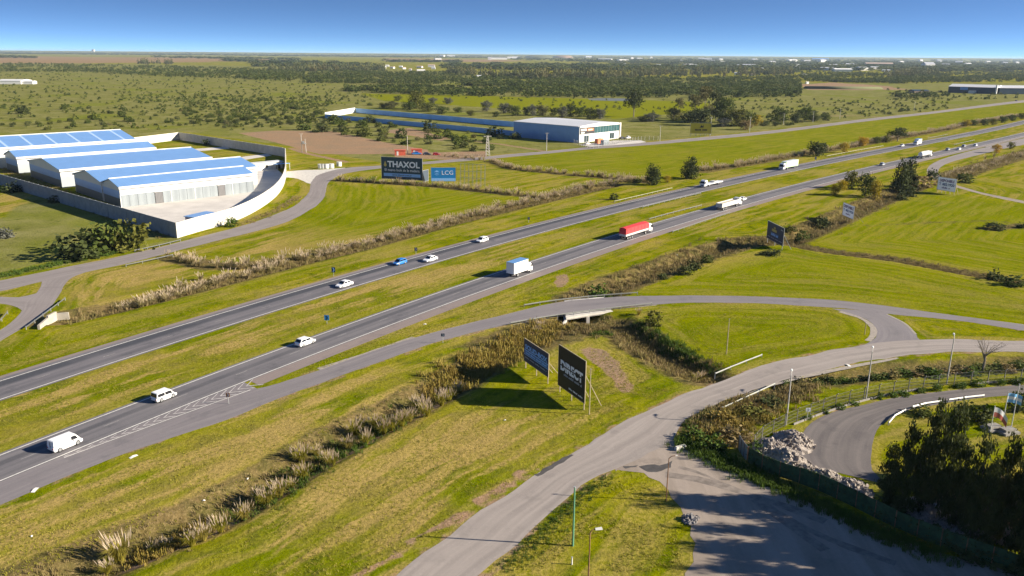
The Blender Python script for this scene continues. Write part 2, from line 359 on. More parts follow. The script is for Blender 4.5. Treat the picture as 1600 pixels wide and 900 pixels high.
    return n.done(vm.outputs[0], 1.0, 0, 0.0)
M_GROUND = ground_material()
def graded(lo, hi, step, far_lo, far_hi, grow):
    a = list(np.arange(lo, hi + .01, step)); d = step
    while a[-1] < far_hi: d *= grow; a.append(a[-1] + d)
    d = step; b = []; x = lo
    while x > far_lo: d *= grow; x -= d; b.append(x)
    return np.array(b[::-1] + a)
gx = graded(-300, 330, 1.75, -42000, 42000, 1.06); gy = graded(70, 520, 1.75, -3000, 62000, 1.022)
GX, GY = np.meshgrid(gx, gy); nx, ny = len(gx), len(gy)
X = GX.ravel(); Y = GY.ravel()
Hh = ground_h(X, Y)
near = (Y > 40) & (Y < 1500) & (np.abs(X) < 900)
def brush(defs):
    out = np.zeros(X.shape)
    for pts, wd, st in defs:
        L = np.array(GL(pts)); lo = L.min(0) - wd * 2; hi = L.max(0) + wd * 2
        k = (X > lo[0]) & (X < hi[0]) & (Y > lo[1]) & (Y < hi[1])
        if k.any(): out[k] = np.maximum(out[k], st * (1 - sstep(wd * .45, wd * 1.25, seg_dist(X[k], Y[k], L))))
    return out
def zone(polys, soft=4.0):
    out = np.zeros(X.shape)
    for pl in polys:
        L = np.array(GL(pl)); lo = L.min(0) - soft; hi = L.max(0) + soft
        k = (X > lo[0]) & (X < hi[0]) & (Y > lo[1]) & (Y < hi[1])
        if not k.any(): continue
        ins = inpoly(X[k], Y[k], L); d = seg_dist(X[k], Y[k], np.vstack([L, L[:1]])) * np.where(ins, 1, -1)
        out[k] = np.maximum(out[k], sstep(-soft, soft, d))
    return out
mow = np.full(X.shape, 300.0)
lines = [GL(p) for p in (RAMP_U, RAMP_L, SERV_U, SERV_L, CONN_L, CONN_R, FRONT_U[:-1], FRONT_L[:-1], JUNC_L, JUNC_R, TRACK_O)]
for sset in (-21.0, -31.0, 8.4, -1.6): lines.append([HW(s, sset) for s in np.arange(-60, 800, 12.0)])
lines += [list(L) for L, wd, dp in DITCHW]
kx = np.where(near)[0]
for L in lines: mow[kx] = np.minimum(mow[kx], seg_dist(X[kx], Y[kx], np.array(L)))
lush = np.clip(zone(Z_GREEN, 6.0) + brush(B_LUSH), 0, 1)
attrs = dict(mow=mow, weed=brush(B_WEED), soil=np.maximum(zone(Z_SOIL, 2.0), brush(B_SOIL)), savanna=zone(Z_SAV, 10.0),
             lush=lush, dry=zone(Z_DRY, 12.0), farm=zone(Z_FARM, 30.0))
I = np.arange(nx * ny).reshape(ny, nx)
FQ = np.stack([I[:-1, :-1].ravel(), I[:-1, 1:].ravel(), I[1:, 1:].ravel(), I[1:, :-1].ravel()], 1)
ground = link('ground', mesh_np('ground', np.c_[X, Y, Hh], FQ, M_GROUND, attrs, smooth=True)); tag(ground, kind='structure')
# ================================================================= roads
def asphalt(name, base, light, dark, bands=(), grain=1.0, spec=0.3):
    """bands: (u centre, half width, amount) across the road in 0..1"""
    n = N(name); pos = n.pos(); uv = n.n('ShaderNodeUVMap', uv_map='UVMap').outputs[0]; s = n.sep(uv)
    st = n.noise(1.0, 4, n.comb(n.math('MULTIPLY', s[0], 9.0), n.math('MULTIPLY', s[1], 0.035)), 0.6)
    pn = n.noise(0.22, 5, pos, 0.65); fn = n.noise(2.2 * grain, 4, pos, 0.7)
    c = n.mix(n.step(st, 0.35, 0.68), base, light)
    c = n.mix(n.math('MULTIPLY', n.step(pn, 0.52, 0.7), 0.5), c, dark)
    for u, hw, am in bands:
        d = n.math('ABSOLUTE', n.math('SUBTRACT', s[0], u)); k = n.math('SUBTRACT', 1.0, n.step(d, hw * .35, hw))
        c = n.mix(n.math('MULTIPLY', k, am), c, dark)
    ck = n.noise(.5, 6, pos, .75, 1.5); c = n.mix(n.math('MULTIPLY', n.step(n.math('ABSOLUTE', n.math('SUBTRACT', ck, .5)), .012, .0), .35), c, dark)
    big = n.noise(.045, 3, pos); c = n.mix(n.math('MULTIPLY', n.step(big, .5, .62), .35), c, light)
    c = n.mix(n.math('MULTIPLY', n.step(fn, 0.5, 0.8), 0.3), c, [x * 1.35 for x in light])
    n.bump(fn, 0.25, 0.03)
    return n.done(c, 0.88, 0, spec)
M_FAR = asphalt('asphalt_far', (0.115, 0.108, 0.118), (0.15, 0.14, 0.148), (0.045, 0.048, 0.058), [(0.74, 0.19, 0.95), (0.27, .1, .25)])
M_NEAR = asphalt('asphalt_near', (0.125, 0.117, 0.125), (0.155, 0.145, 0.15), (0.060, 0.060, 0.068), [(0.62, 0.12, 0.75), (0.40, .05, .25), (0.18, 0.06, .3)])
M_SHLD = asphalt('asphalt_shoulder', (0.19, 0.155, 0.145), (0.23, 0.185, 0.165), (0.13, 0.11, 0.105))
M_RAMP = asphalt('asphalt_ramp', (0.165, 0.148, 0.155), (0.20, 0.18, 0.18), (0.10, 0.095, 0.10), [(0.5, 0.25, 0.2)])
M_SERV = asphalt('worn_service_road', (0.24, 0.208, 0.188), (0.295, 0.258, 0.232), (0.16, 0.142, 0.13), [(0.5, 0.08, 0.25), (0.15, .1, .3)])
M_FRONT = asphalt('asphalt_frontage', (0.20, 0.175, 0.165), (0.245, 0.215, 0.205), (0.15, 0.13, 0.125), [(0.5, 0.3, 0.2)])
M_TRACK = asphalt('dark_yard_asphalt', (0.105, 0.092, 0.09), (0.155, 0.135, 0.125), (0.055, 0.05, 0.052), [(0.35, 0.1, 0.3), (0.7, .1, .3)])
M_DIRT = asphalt('packed_dirt', (0.22, 0.18, 0.145), (0.29, 0.24, 0.20), (0.13, 0.108, 0.09))
M_PAINT = pm('road_paint', (0.62, 0.60, 0.55), 0.7, var=0.2, scale=3)
M_PAINT2 = pm('worn_paint', (0.40, 0.375, 0.36), 0.8, var=0.3, scale=2)
M_CONC = pm('concrete', (0.50, 0.47, 0.42), 0.85, var=0.12, scale=0.8)
def ribbon(name, A, B, z, m, k=4, parent=None, step=2.0, jit=0.0, smooth=True):
    A = catmull(A, step) if smooth else np.array(A); B = catmull(B, step) if smooth else np.array(B)
    n = max(len(A), len(B)); A, la = resample(A, n); B, lb = resample(B, n)
    if jit:
        for L in (A, B):
            d = np.gradient(L, axis=0); d /= np.linalg.norm(d, axis=1)[:, None] + 1e-9
            r = np.convolve(RNG.normal(0, 1, n + 4), np.ones(3) / 3, 'same')[2:-2] * jit; L += np.c_[-d[:, 1], d[:, 0]] * r[:, None]
    V = []; UV = []
    for i in range(n):
        for j in range(k + 1):
            p = A[i] * (1 - j / k) + B[i] * (j / k); V.append((p[0], p[1], z)); UV.append((1 - j / k, la * i / n))
    I = np.arange(n * (k + 1)).reshape(n, k + 1)
    FQ = np.stack([I[:-1, :-1].ravel(), I[:-1, 1:].ravel(), I[1:, 1:].ravel(), I[1:, :-1].ravel()], 1)
    a, b, c = [np.array(V[q]) for q in FQ[len(FQ) // 2][:3]]
    if np.cross(b - a, c - a)[2] < 0: FQ = FQ[:, ::-1]
    me = mesh_np(name, V, FQ, m); uvl = me.uv_layers.new(name='UVMap')
    li = np.zeros(len(me.loops), np.int32); me.loops.foreach_get('vertex_index', li)
    uvl.data.foreach_set('uv', np.array(UV, np.float32)[li].ravel())
    o = link(name, me, parent)
    if parent is None: tag(o, kind='structure')
    return o
def hw_ribbon(name, t0, t1, z, m, s0=-70, s1=1500, parent=None, k=4, step=6):
    ss = list(np.arange(s0, s1 + .1, step)); return ribbon(name, [HW(s, t1) for s in ss], [HW(s, t0) for s in ss], z, m, k, parent, smooth=False)
road_far = hw_ribbon('highway_road', -1.55, 8.3, 0.030, M_FAR)
road_near = hw_ribbon('highway_road', -28.35, -19.95, 0.034, M_NEAR)
hw_ribbon('road_shoulder', -31.4, -28.2, 0.028, M_SHLD, 31, 1500, road_near)
hw_ribbon('road_shoulder', 8.2, 9.4, 0.022, M_SHLD, -70, 1500, road_far)
for rd, t in ((road_far, 7.05), (road_far, -0.9), (road_near, -20.62), (road_near, -27.95)):
    hw_ribbon('edge_line', t - .10, t + .10, 0.040, M_PAINT, -70, 1400, rd, 1)
dash = MB().box(-1.2, 1.2, -.06, .06, 0.0395, 0.0405).mesh('lane_dash', pm('faded_paint', (0.26, 0.25, 0.24), 0.8, var=0.3, scale=3))
for rd, t in ((road_far, 3.1), (road_near, -24.3)):
    for s in np.arange(-40, 520, 12.0):
        o = link('lane_dash', dash, rd); p = HW(s, t); d = HWdir(s); o.location = (p[0], p[1], 0); o.rotation_euler.z = math.atan2(d[1], d[0])
ramp = ribbon('slip_road', GL(RAMP_U), GL(RAMP_L), 0.024, M_RAMP, jit=0.2)
hw_ribbon('gore_paving', -32.8, -28.0, 0.0262, M_RAMP, -14, 30, road_near, 2, 2)
# gore chevrons, each one painted arrow
for i in range(19):
    s = -1.0 + i * 1.68; f = i / 18.0; p = HW(s, 0); tu = -28.35; tl = -28.75 - 2.9 * f; tm = (tu * .55 + tl * .45); mb = MB(); L = abs(tl - tu)
    def q(ds, t): a = HW(s + ds, t); return (a[0], a[1], 0.038)
    w2 = .30; sh = 0.55 * L + .5
    mb.quad(q(0, tm), q(w2, tm), q(sh + w2, tu), q(sh, tu)); mb.quad(q(0, tm), q(sh, tl), q(sh + w2, tl), q(w2, tm))
    mb.build('gore_chevron', M_PAINT2, road_near)
ribbon('edge_line', [HW(s, -28.95 - 2.9 * max(0, (s + 1) / 31)) for s in np.arange(-1, 31, 2)], [HW(s, -28.82 - 2.9 * max(0, (s + 1) / 31)) for s in np.arange(-1, 31, 2)], 0.0385, M_PAINT, 1, road_near, smooth=False)
serv = ribbon('service_road', GL(SERV_U), GL(SERV_L), 0.022, M_SERV, k=6, jit=0.4)
conn = ribbon('connector_road', GL(CONN_L), GL(CONN_R), 0.018, M_RAMP, jit=0.15)
front = ribbon('frontage_road', GL(FRONT_U), GL(FRONT_L), 0.022, M_FRONT, jit=0.2)
ribbon('junction_road', GL(JUNC_L), GL(JUNC_R), 0.017, M_FRONT, jit=0.1)
ribbon('junction_road', GL(BRAN_U), GL(BRAN_L), 0.013, M_FRONT, jit=0.1)
ribbon('yard_drive', GL(DRIVE_U), GL(DRIVE_L), 0.014, M_CONC, jit=0.1)
ribbon('yard_track', GL(TRACK_O), GL(TRACK_I), 0.020, M_TRACK, k=6, jit=0.15)
ribbon('loop_road', GL(LOOP_O), GL(LOOP_I), 0.020, M_FRONT, jit=0.1)
ribbon('farm_track', GL(TRK2_U), GL(TRK2_L), 0.016, M_DIRT, jit=0.2)
def sheet(name, px, z, m, step=1.5, jit=0.25):
    L = np.array(GL(px)); Lx = np.vstack([L, L[:1]]); L = np.vstack([np.linspace(a, b, max(2, int(np.linalg.norm(b - a) / step)), endpoint=False) for a, b in zip(Lx[:-1], Lx[1:])]); L = L + RNG.normal(0, jit, L.shape)
    from mathutils.geometry import delaunay_2d_cdt
    n = len(L); vo, eo, fo = delaunay_2d_cdt([Vector(p) for p in L], [], [list(range(n))], 1, 1e-4)[:3]
    fo = [f if (Vector(vo[f[1]]) - Vector(vo[f[0]])).cross(Vector(vo[f[2]]) - Vector(vo[f[0]])) > 0 else f[::-1] for f in fo]
    me = bpy.data.meshes.new(name); me.from_pydata([(p[0], p[1], z) for p in vo], [], fo); me.update()
    uv = me.uv_layers.new(name='UVMap')
    for lp in me.loops: c = me.vertices[lp.vertex_index].co; uv.data[lp.index].uv = (c.x * .05, c.y)
    me.materials.append(m); return tag(link(name, me), kind='structure')
sheet('forecourt', FORE, 0.016, M_DIRT)
M_TAR = pm('tar_patch', (0.055, 0.05, 0.048), 0.85, var=.3, scale=.8)
for pts in ([(1000,729),(1012,726),(1030,727),(1050,721),(1049,731),(1033,736),(1018,739),(1008,735)], [(868,722),(892,709),(896,711),(880,722),(862,733),(840,744),(835,742)], [(975,729),(998,727),(994,731),(978,732)]):
    o = sheet('tar_patch', pts, 0.027, M_TAR, .8, .1)
M_RUT = pm('damp_rut', (0.175, 0.145, 0.122), 0.9, var=.3, scale=.8)
for ri, (a, wd) in enumerate((([(1040,742),(1090,748),(1140,762),(1168,772),(1230,792),(1290,815)], .7), ([(1060,730),(1100,742),(1150,765)], .35), ([(1180,780),(1250,830),(1290,860)], .8), ([(1215,800),(1290,840),(1400,880)], .6))):
    L = catmull(GL(a)); d = np.gradient(L, axis=0); d /= np.linalg.norm(d, axis=1)[:, None]; nn = np.c_[-d[:, 1], d[:, 0]]
    ribbon('wheel_rut', L + nn * wd, L - nn * wd, 0.0205 + .0012 * ri, M_RUT, 1, smooth=False, jit=.2)
# pale gravel edging that flanks the slip road and the connector
M_GRAV = pm('pale_gravel', (0.27, 0.235, 0.195), 0.95, var=.2, scale=1.5)
def edging(px, wd, side, z=0.019):
    L = catmull(GL(px)); d = np.gradient(L, axis=0); d /= np.linalg.norm(d, axis=1)[:, None] + 1e-9; nn = np.c_[-d[:, 1], d[:, 0]]
    w_ = np.abs(np.convolve(RNG.normal(.7, .5, len(L) + 8), np.ones(9) / 9, 'valid'))[:, None] * wd
    ribbon('gravel_edge', L - nn * .15, L + nn * w_ * side, z, M_GRAV, 1, smooth=False, jit=.06)
edging([(500,578),(560,559),(650,528)], 1.4, 1); edging([(1315,486),(1345,495),(1364,506),(1373,520),(1362,534)], 2.2, -1, .0245); edging([(1385,491),(1398,497),(1415,506),(1430,522)], .5, 1)
edging([(1400,481),(1500,495),(1600,508)], .6, 1); edging([(1000,464),(1100,463),(1200,465)], .6, 1); edging([(1050,219),(1200,205)], .8, 1)
edging([(300,374),(390,350),(450,328)], .6, 1); edging([(1075,664),(1110,642),(1193,604),(1300,576),(1400,558)], 1.3, -1, .0255)
edging([(800,507),(850,497),(950,483),(1025,476)], .9, -1)
# ================================================================= building materials
def metal_sheet(name, col, rough, metal, ribs=1.2, axis=0, var=.12, amp=.35):
    n = N(name); tc = n.n('ShaderNodeTexCoord').outputs['Object']; s = n.sep(tc)
    f = n.noise(0.25, 4, n.pos()); c = n.mix(f, [x * (1 - var) for x in col], [min(1, x * (1 + var)) for x in col])
    v = n.math('MULTIPLY', s[axis], ribs); wv = n.math('SINE', n.math('MULTIPLY', v, 6.283)); n.bump(wv, amp, 0.05)
    return n.done(c, rough, metal, 0.5)
M_ROOF = metal_sheet('sky_reflect_roof_sheet', (0.27, 0.50, 0.86), 0.42, 0.55, 1.0, 0)  # blue of the sky mirrored in metal roofing, put into the base colour
M_ROOF2 = metal_sheet('pale_roof_sheet', (0.60, 0.60, 0.60), 0.5, 0.2, 0.6, 0)
M_SKYL = pm('skylight_sheet', (0.42, 0.58, 0.86), 0.4, 0.2, var=.06)
M_WHITE = pm('white_sheet', (0.62, 0.62, 0.60), 0.5, 0.0, var=.05, scale=.4)
M_GALV = metal_sheet('galvanised_sheet', (0.26, 0.29, 0.31), 0.42, 0.3, .35, 0, .12, .6)
M_GALV2 = metal_sheet('galvanised_sheet_dull', (0.42, 0.46, 0.48), 0.45, 0.5, 1.0, 1)
M_GSHADE = metal_sheet('shade_blue_sheet', (0.20, 0.35, 0.62), 0.4, 0.45, 1.0, 1)  # metal sides in shade: reflected sky blue put into the base colour
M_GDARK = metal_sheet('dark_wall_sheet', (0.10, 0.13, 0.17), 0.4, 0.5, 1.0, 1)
M_DOOR = metal_sheet('grey_door_sheet', (0.14, 0.138, 0.142), 0.5, 0.2, 2.0, 0)
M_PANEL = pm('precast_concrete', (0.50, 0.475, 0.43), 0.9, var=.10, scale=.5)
M_PANEL_SHADE = pm('precast_concrete_shaded', (0.27, 0.28, 0.29), 0.9, var=.12, scale=.5)  # same concrete darkened: shade on the straight wall put into its colour
M_YARD = pm('yard_concrete', (0.50, 0.465, 0.425), 0.9, var=.10, scale=.15)
M_GLASS = pm('dark_glass', (0.03, 0.05, 0.06), 0.12, 0.0, var=.1)
M_TEAL = pm('teal_glazing', (0.04, 0.10, 0.11), 0.15, 0.0, var=.2, scale=.3)
M_BLACK = pm('black_paint', (0.02, 0.02, 0.022), 0.5, var=.1)
M_FPOST = pm('weathered_concrete', (0.22, 0.205, 0.185), .9, var=.2)
M_WIRE = pm('old_wire', (0.16, 0.16, 0.155), .7, .3)
M_STEEL = pm('grey_steel', (0.45, 0.46, 0.46), 0.5, 0.5, var=.1)
# ================================================================= left yard with blue sheds
WA = G(188, 321); _d = G(396, 300) - WA; _a = math.atan2(_d[1], _d[0]) + math.radians(5.5)
W1 = np.array([math.cos(_a), math.sin(_a)]); W2 = np.array([-W1[1], W1[0]])
def WF(x, y): p = WA[:2] + W1 * x + W2 * y; return (p[0], p[1])
def shed(name, x0, x1, y0, y1, eave, ridge, label, skyl=0, front=False):
    """long axis local x, local y across; origin at the near corner (x0,y0)"""
    p = WF(x0, y0); r = empty(name, (p[0], p[1], 0), _a, label, 'warehouse', 'blue roofed sheds in the walled yard')
    L = x1 - x0; Wd = y1 - y0; ym = Wd / 2
    fw = MB().box(0, L, 0, .25, eave * .6, eave - .05).build('upper_wall', M_WHITE, r)
    if front:
        nP = 17; doors = (4, 12)
        for i in range(nP):
            a, b = L * i / nP, L * (i + 1) / nP
            if i in doors:
                d = MB().box(a + .12, b - .12, -.10, .12, 0.05, eave * .57).build('sliding_door', M_DOOR, r)
                MB().box(a - .1, b + .1, -.16, -.02, eave * .575, eave * .6).build('door_track', M_WHITE, d)
            else: MB().box(a + .04, b - .04, .03 + .03 * (i % 2), .22, 0, eave * .6 - .01).build('wall_panel', M_GALV, r)
        for i in (0, 6, 9, 14): MB().box(L * i / nP - .12, L * i / nP + .12, -.06, .02, 0, eave * .6).build('downpipe', M_WHITE, r)
    else: MB().box(0, L, .03, .22, 0, eave * .6 - .01).build('lower_wall', M_GALV2, r)
    MB().box(0, L, Wd - .25, Wd, 0, eave - .05).build('rear_wall', M_WHITE, r)
    for x, d in ((0, 1), (L, -1)):  # shaded end carries its dark and blue reflections as colour bands, other end white
        xa, xb = (x, x + .25 * d) if d > 0 else (x - .25, x)
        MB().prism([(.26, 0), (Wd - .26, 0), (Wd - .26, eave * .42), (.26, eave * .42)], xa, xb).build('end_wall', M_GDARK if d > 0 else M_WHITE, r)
        MB().prism([(.26, eave * .42 + .01), (Wd - .26, eave * .42 + .01), (Wd - .26, eave * .8), (.26, eave * .8)], xa + .02 * d, xb).build('end_wall', M_GSHADE if d > 0 else M_WHITE, r)
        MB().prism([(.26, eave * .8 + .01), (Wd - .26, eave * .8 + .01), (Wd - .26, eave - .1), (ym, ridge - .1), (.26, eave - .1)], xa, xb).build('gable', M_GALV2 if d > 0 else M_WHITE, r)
    for sgn in (0, 1):
        y_e = -.5 if sgn == 0 else Wd + .5; ze = eave - .5 * (ridge - eave) / ym
        a, b = (y_e, ym) if sgn == 0 else (ym, y_e); za, zb = (ze, ridge) if sgn == 0 else (ridge, ze)
        rf = MB().prism([(a, za), (b, zb), (b, zb + .18), (a, za + .18)], -.4, L + .4).build('roof_slope', M_ROOF, r)
        if skyl and sgn == 0:
            for i in range(skyl):
                xx = L * (i + .5) / skyl
                MB().prism([(a + .6, za + .6 * (zb - za) / (b - a) + .185), (b - .6, zb - .6 * (zb - za) / (b - a) + .185), (b - .6, zb - .6 * (zb - za) / (b - a) + .23), (a + .6, za + .6 * (zb - za) / (b - a) + .23)], xx - .55, xx + .55).build('skylight', M_SKYL, rf)
        MB().box(-.42, L + .42, (y_e - .25) if sgn == 0 else y_e, y_e if sgn == 0 else y_e + .25, ze - .55, ze + .32).build('gutter', M_WHITE, r)
    MB().prism([(ym - .55, ridge + .10), (ym, ridge + .22), (ym + .55, ridge + .10), (ym, ridge + .42)], -.42, L + .42).build('ridge_cap', M_WHITE, r)
    return r
shed('warehouse_shed', -1.2, 50.2, -4.6, 12.4, 7.3, 9.3, 'low blue roofed shed with two grey sliding doors facing the concrete yard', front=True)
shed('warehouse_shed', -1.5, 61, 12.6, 42.2, 7.3, 10.0, 'wide blue roofed shed joined behind the low shed with sliding doors')
shed('warehouse_shed', -2.4, 61.3, 56, 98, 7.3, 10.0, 'widest blue roofed shed standing alone with a gap on either side')
shed('warehouse_shed', -3.5, 58.5, 112, 131, 7.3, 9.6, 'narrow grey blue roofed shed between the widest shed and the skylit shed')
shed('warehouse_shed', -6, 58.5, 136.5, 178, 9.5, 13.0, 'tall bright blue shed with pale skylight strips across its roof', skyl=6)
# precast wall: every panel its own piece
def panel_wall(name, pts, h, label, plen=3.2, m=M_PANEL, th=.18, closed=False):
    """pts: world xy polyline"""
    L = np.array(pts); r = empty(name, (L[0][0], L[0][1], 0), 0, label, 'wall')
    me = MB().box(.06, plen - .06, -th / 2, th / 2, 0, h).mesh('wall_panel', m)
    pe = MB().box(-.14, .14, -th * .9, th * .9, 0, h + .06).mesh('wall_post', m)
    i = 0; d = np.r_[0, np.cumsum(np.linalg.norm(np.diff(L, axis=0), axis=1))]; n = int(round(d[-1] / plen)); k = d[-1] / n
    q = np.c_[np.interp(np.arange(n + 1) * k, d, L[:, 0]), np.interp(np.arange(n + 1) * k, d, L[:, 1])]
    for a, b in zip(q[:-1], q[1:]):
        an = math.atan2(b[1] - a[1], b[0] - a[0]); sc = np.linalg.norm(b - a) / plen
        o = link('wall_panel', me, r); o.location = (a[0] - L[0][0], a[1] - L[0][1], random.uniform(-.03, .02)); o.rotation_euler.z = an; o.scale.x = sc
        o = link('wall_post', pe, r); o.location = (a[0] - L[0][0], a[1] - L[0][1], 0); o.rotation_euler.z = an
    return r
cw = list(catmull(GL(WALLP), 2.0)); far_r = np.array(WF(118, 89)); far_c = G(280, 218.4)[:2]; far_l = G(190, 229.8)[:2]
cw = cw + [far_r, far_c, far_l, np.array(WF(-30, 186))]
panel_wall('perimeter_wall', cw, 4.7, 'pale precast concrete wall curving round the front and back of the shed yard', 4.6)
panel_wall('perimeter_wall', [G(277, 372)[:2] + np.array([-.3, .3]), np.array(WF(-26, 186))], 4.7, 'straight concrete wall in shade running beside the gable ends of the sheds', 4.6, M_PANEL_SHADE)
sheet('yard_slab', [(274,370),(312,359),(360,345),(399,327),(429,306),(441,292),(446,276),(430,262),(405,259),(394,272),(388,294),(300,304),(180,322),(188,333)], 0.012, M_YARD, 4, 0)
for pts in ([(300,233),(352,229),(360,232),(300,237)], [(372,246),(418,240),(424,243),(380,250)]): sheet('yard_strip', pts, 0.012, M_YARD, 4, .1)
def small_block(name, base, an, L, Wd, H, label, m, cat, door=None, roofm=None, over=.3, group=None):
    r = empty(name, (base[0], base[1], 0), an, label, cat, group)
    MB().box(0, L, 0, Wd, 0, H).build('wall', m, r)
    MB().box(-over, L + over, -over, Wd + over, H + .002, H + .22).build('roof', roofm or m, r)
    for k, (face, a, b, z0, z1, nm, dm) in enumerate(door or ()):
        if face == 'f': MB().box(a, b, -.05, .06, z0, z1).build(nm, dm, r)
        elif face == 'l': MB().box(-.05, .06, a, b, z0, z1).build(nm, dm, r)
        elif face == 'r': MB().box(L - .06, L + .05, a, b, z0, z1).build(nm, dm, r)
    return r
M_LILAC = pm('grey_render', (0.36, 0.34, 0.40), 0.8, var=.08)
p = WF(3.2, -55); small_block('guard_hut', p, _a + math.radians(20), 9, 4.2, 3.0, 'small grey hut with dark doorway in the yard corner behind the wall', M_LILAC, 'hut', [('l', 1.2, 3.0, .02, 2.3, 'door', M_BLACK)], M_ROOF)
p = WF(79, 50); small_block('gatehouse', p, _a, 15, 5, 3.2, 'long low white building beside the shaded back wall of the yard', M_WHITE, 'building', [('f', 1.5, 2.6, 1, 2.2, 'window', M_BLACK), ('f', 6, 7.2, 1, 2.2, 'window', M_BLACK), ('f', 11.5, 13.8, .02, 2.6, 'door', M_BLACK)], M_WHITE, .5)
cp = empty('carport', (*G(433, 267)[:2], 0), _a, 'small blue topped carport against the shaded yard wall', 'carport')
MB().prism([(-.2, 3.0), (5.2, 2.6), (5.2, 2.75), (-.2, 3.15)], 0, 7).build('roof', M_ROOF, cp)
for x in (.2, 6.8):
    for y in (.1, 4.9): MB().box(x - .08, x + .08, y - .08, y + .08, 0, 2.95 - .08 * y).build('post', M_STEEL, cp)
# ================================================================= big building with shade-blue metal side by the frontage road
c0 = G(904.5, 223.5)[:2]; cR = G(969, 215.9)[:2]; cL = G(805, 213.3)[:2]
bx = (cR - c0); LX = np.linalg.norm(bx); bx /= LX; by = np.array([-bx[1], bx[0]]); LY = float((cL - c0) @ by); ba = math.atan2(bx[1], bx[0])
bl = empty('factory_building', (c0[0], c0[1], 0), ba, 'large building with blue shaded side and white front under a dark sign band', 'building'); HB = hgt((904.5, 223.5), (905.2, 197)) - .6
nB = 15
for i in range(nB): MB().box(0 + .02 * (i % 2), .25, LY * i / nB + .03, LY * (i + 1) / nB - .03, 0, HB).build('side_panel', M_GSHADE, bl)
MB().box(.3, LX - 1.6, 0, .3, 0, HB * .52).build('front_wall', M_WHITE, bl)
MB().box(LX - 1.6, LX, -.5, .4, 0, HB + .5).build('corner_pier', M_PANEL, bl); MB().box(0, .3, -.2, .3, 0, HB).build('corner_pier', M_WHITE, bl)
MB().box(.3, LX * .36, -.10, .2, HB * .525, HB * .93).build('sign_band', M_BLACK, bl)
gz_ = MB().box(LX * .36 + .02, LX - 1.62, 0.0, .25, HB * .525, HB * .93).build('glazing', M_TEAL, bl)
for i in range(9): x = LX * .36 + (LX * .64 - 1.6) * i / 9; MB().box(x, x + .14, -.07, .01, HB * .525, HB * .93).build('mullion', M_GALV, gz_)
MB().box(0.3, LX - 1.62, -.4, .3, HB * .935, HB + .35).build('fascia', M_WHITE, bl)
for a, b, z0, z1 in ((.115, .225, .02, .42), (.73, .84, .05, .42)):
    w_ = MB().box(LX * a, LX * b, -.03, .1, HB * z0, HB * z1).build('gate_door', M_GLASS, bl)
    MB().box(LX * (a + b) / 2 - .08, LX * (a + b) / 2 + .08, -.06, -.028, HB * z0, HB * z1).build('door_mullion', M_STEEL, w_)
MB().box(.3, LX, LY - .3, LY, 0, HB).build('rear_wall', M_WHITE, bl); MB().box(LX - .3, LX - .02, .45, LY - .31, 0, HB).build('side_wall', M_WHITE, bl)
MB().add([(-.3, .32, HB + .02), (LX + .3, .32, HB + .02), (LX + .3, LY + .3, HB + .02), (-.3, LY + .3, HB + .02), (-.3, .32, HB + .35), (LX + .3, .32, HB + .35), (LX + .3, LY + .3, HB + .35), (-.3, LY + .3, HB + .35), (LX * .5, .32, HB + 1.6), (LX * .5, LY + .3, HB + 1.6)],
    [(0,3,2,1), (0,1,5,8,4), (3,7,9,6,2), (0,4,7,3), (1,2,6,5), (4,8,9,7), (8,5,6,9)]).build('roof', M_ROOF2, bl)
M_ORNG = pm('orange_print', (0.65, 0.20, 0.08), 0.6, var=.2, scale=.5); M_CREAM = pm('cream_print', (0.8, 0.72, 0.62), 0.6, var=.1)
for a, b, z0, z1, m in ((.035, .165, .73, .86, M_CREAM), (.04, .12, .58, .65, M_CREAM), (.19, .33, .70, .86, M_ORNG), (.205, .30, .745, .80, M_CREAM)):
    MB().box(LX * a, LX * b, -.15 - (.03 if m is M_CREAM else 0), -.105, HB * z0, HB * z1).build('sign_print', m, bl)
def long_wall(name, pts, h, label, m=M_GSHADE):
    r = empty(name, (*G(*pts[0])[:2], 0), 0, label, 'wall'); o = G(*pts[0])
    for a, b in zip(pts[:-1], pts[1:]):
        A = G(*a) - o; B = G(*b) - o; n = max(1, int(np.linalg.norm(B - A) / 16))
        for i in range(n):
            u, v = A + (B - A) * (i / n), A + (B - A) * ((i + 1) / n)
            MB().bar((u[0], u[1], h / 2), (v[0], v[1], h / 2), .2, h + random.uniform(-.05, .05)).build('wall_panel', m, r)
M_WSHADE = pm('shade_blue_wall', (0.34, 0.56, 0.84), 0.8, var=.1, scale=.1)  # concrete walls in shade: the blue of the shade put into their colour
long_wall('boundary_wall', [(804, 212.5), (700, 202), (600, 193), (508, 184.5)], 3.4, 'long shade blue wall in front, running from the blue shaded building', M_WSHADE)
long_wall('boundary_wall', [(508, 184.3), (530, 180.4), (555, 176)], 4.6, 'short white end wall closing the long plot with shade blue walls', M_WHITE)
long_wall('boundary_wall', [(556, 176), (680, 187), (803, 198.4)], 4.0, 'long shade blue wall at the back of the plot, behind the front wall', M_WSHADE)
sheet('yard_slab', [(905,226),(960,219.5),(1000,219),(1010,222),(975,227),(930,231)], 0.012, M_YARD, 4, .1)
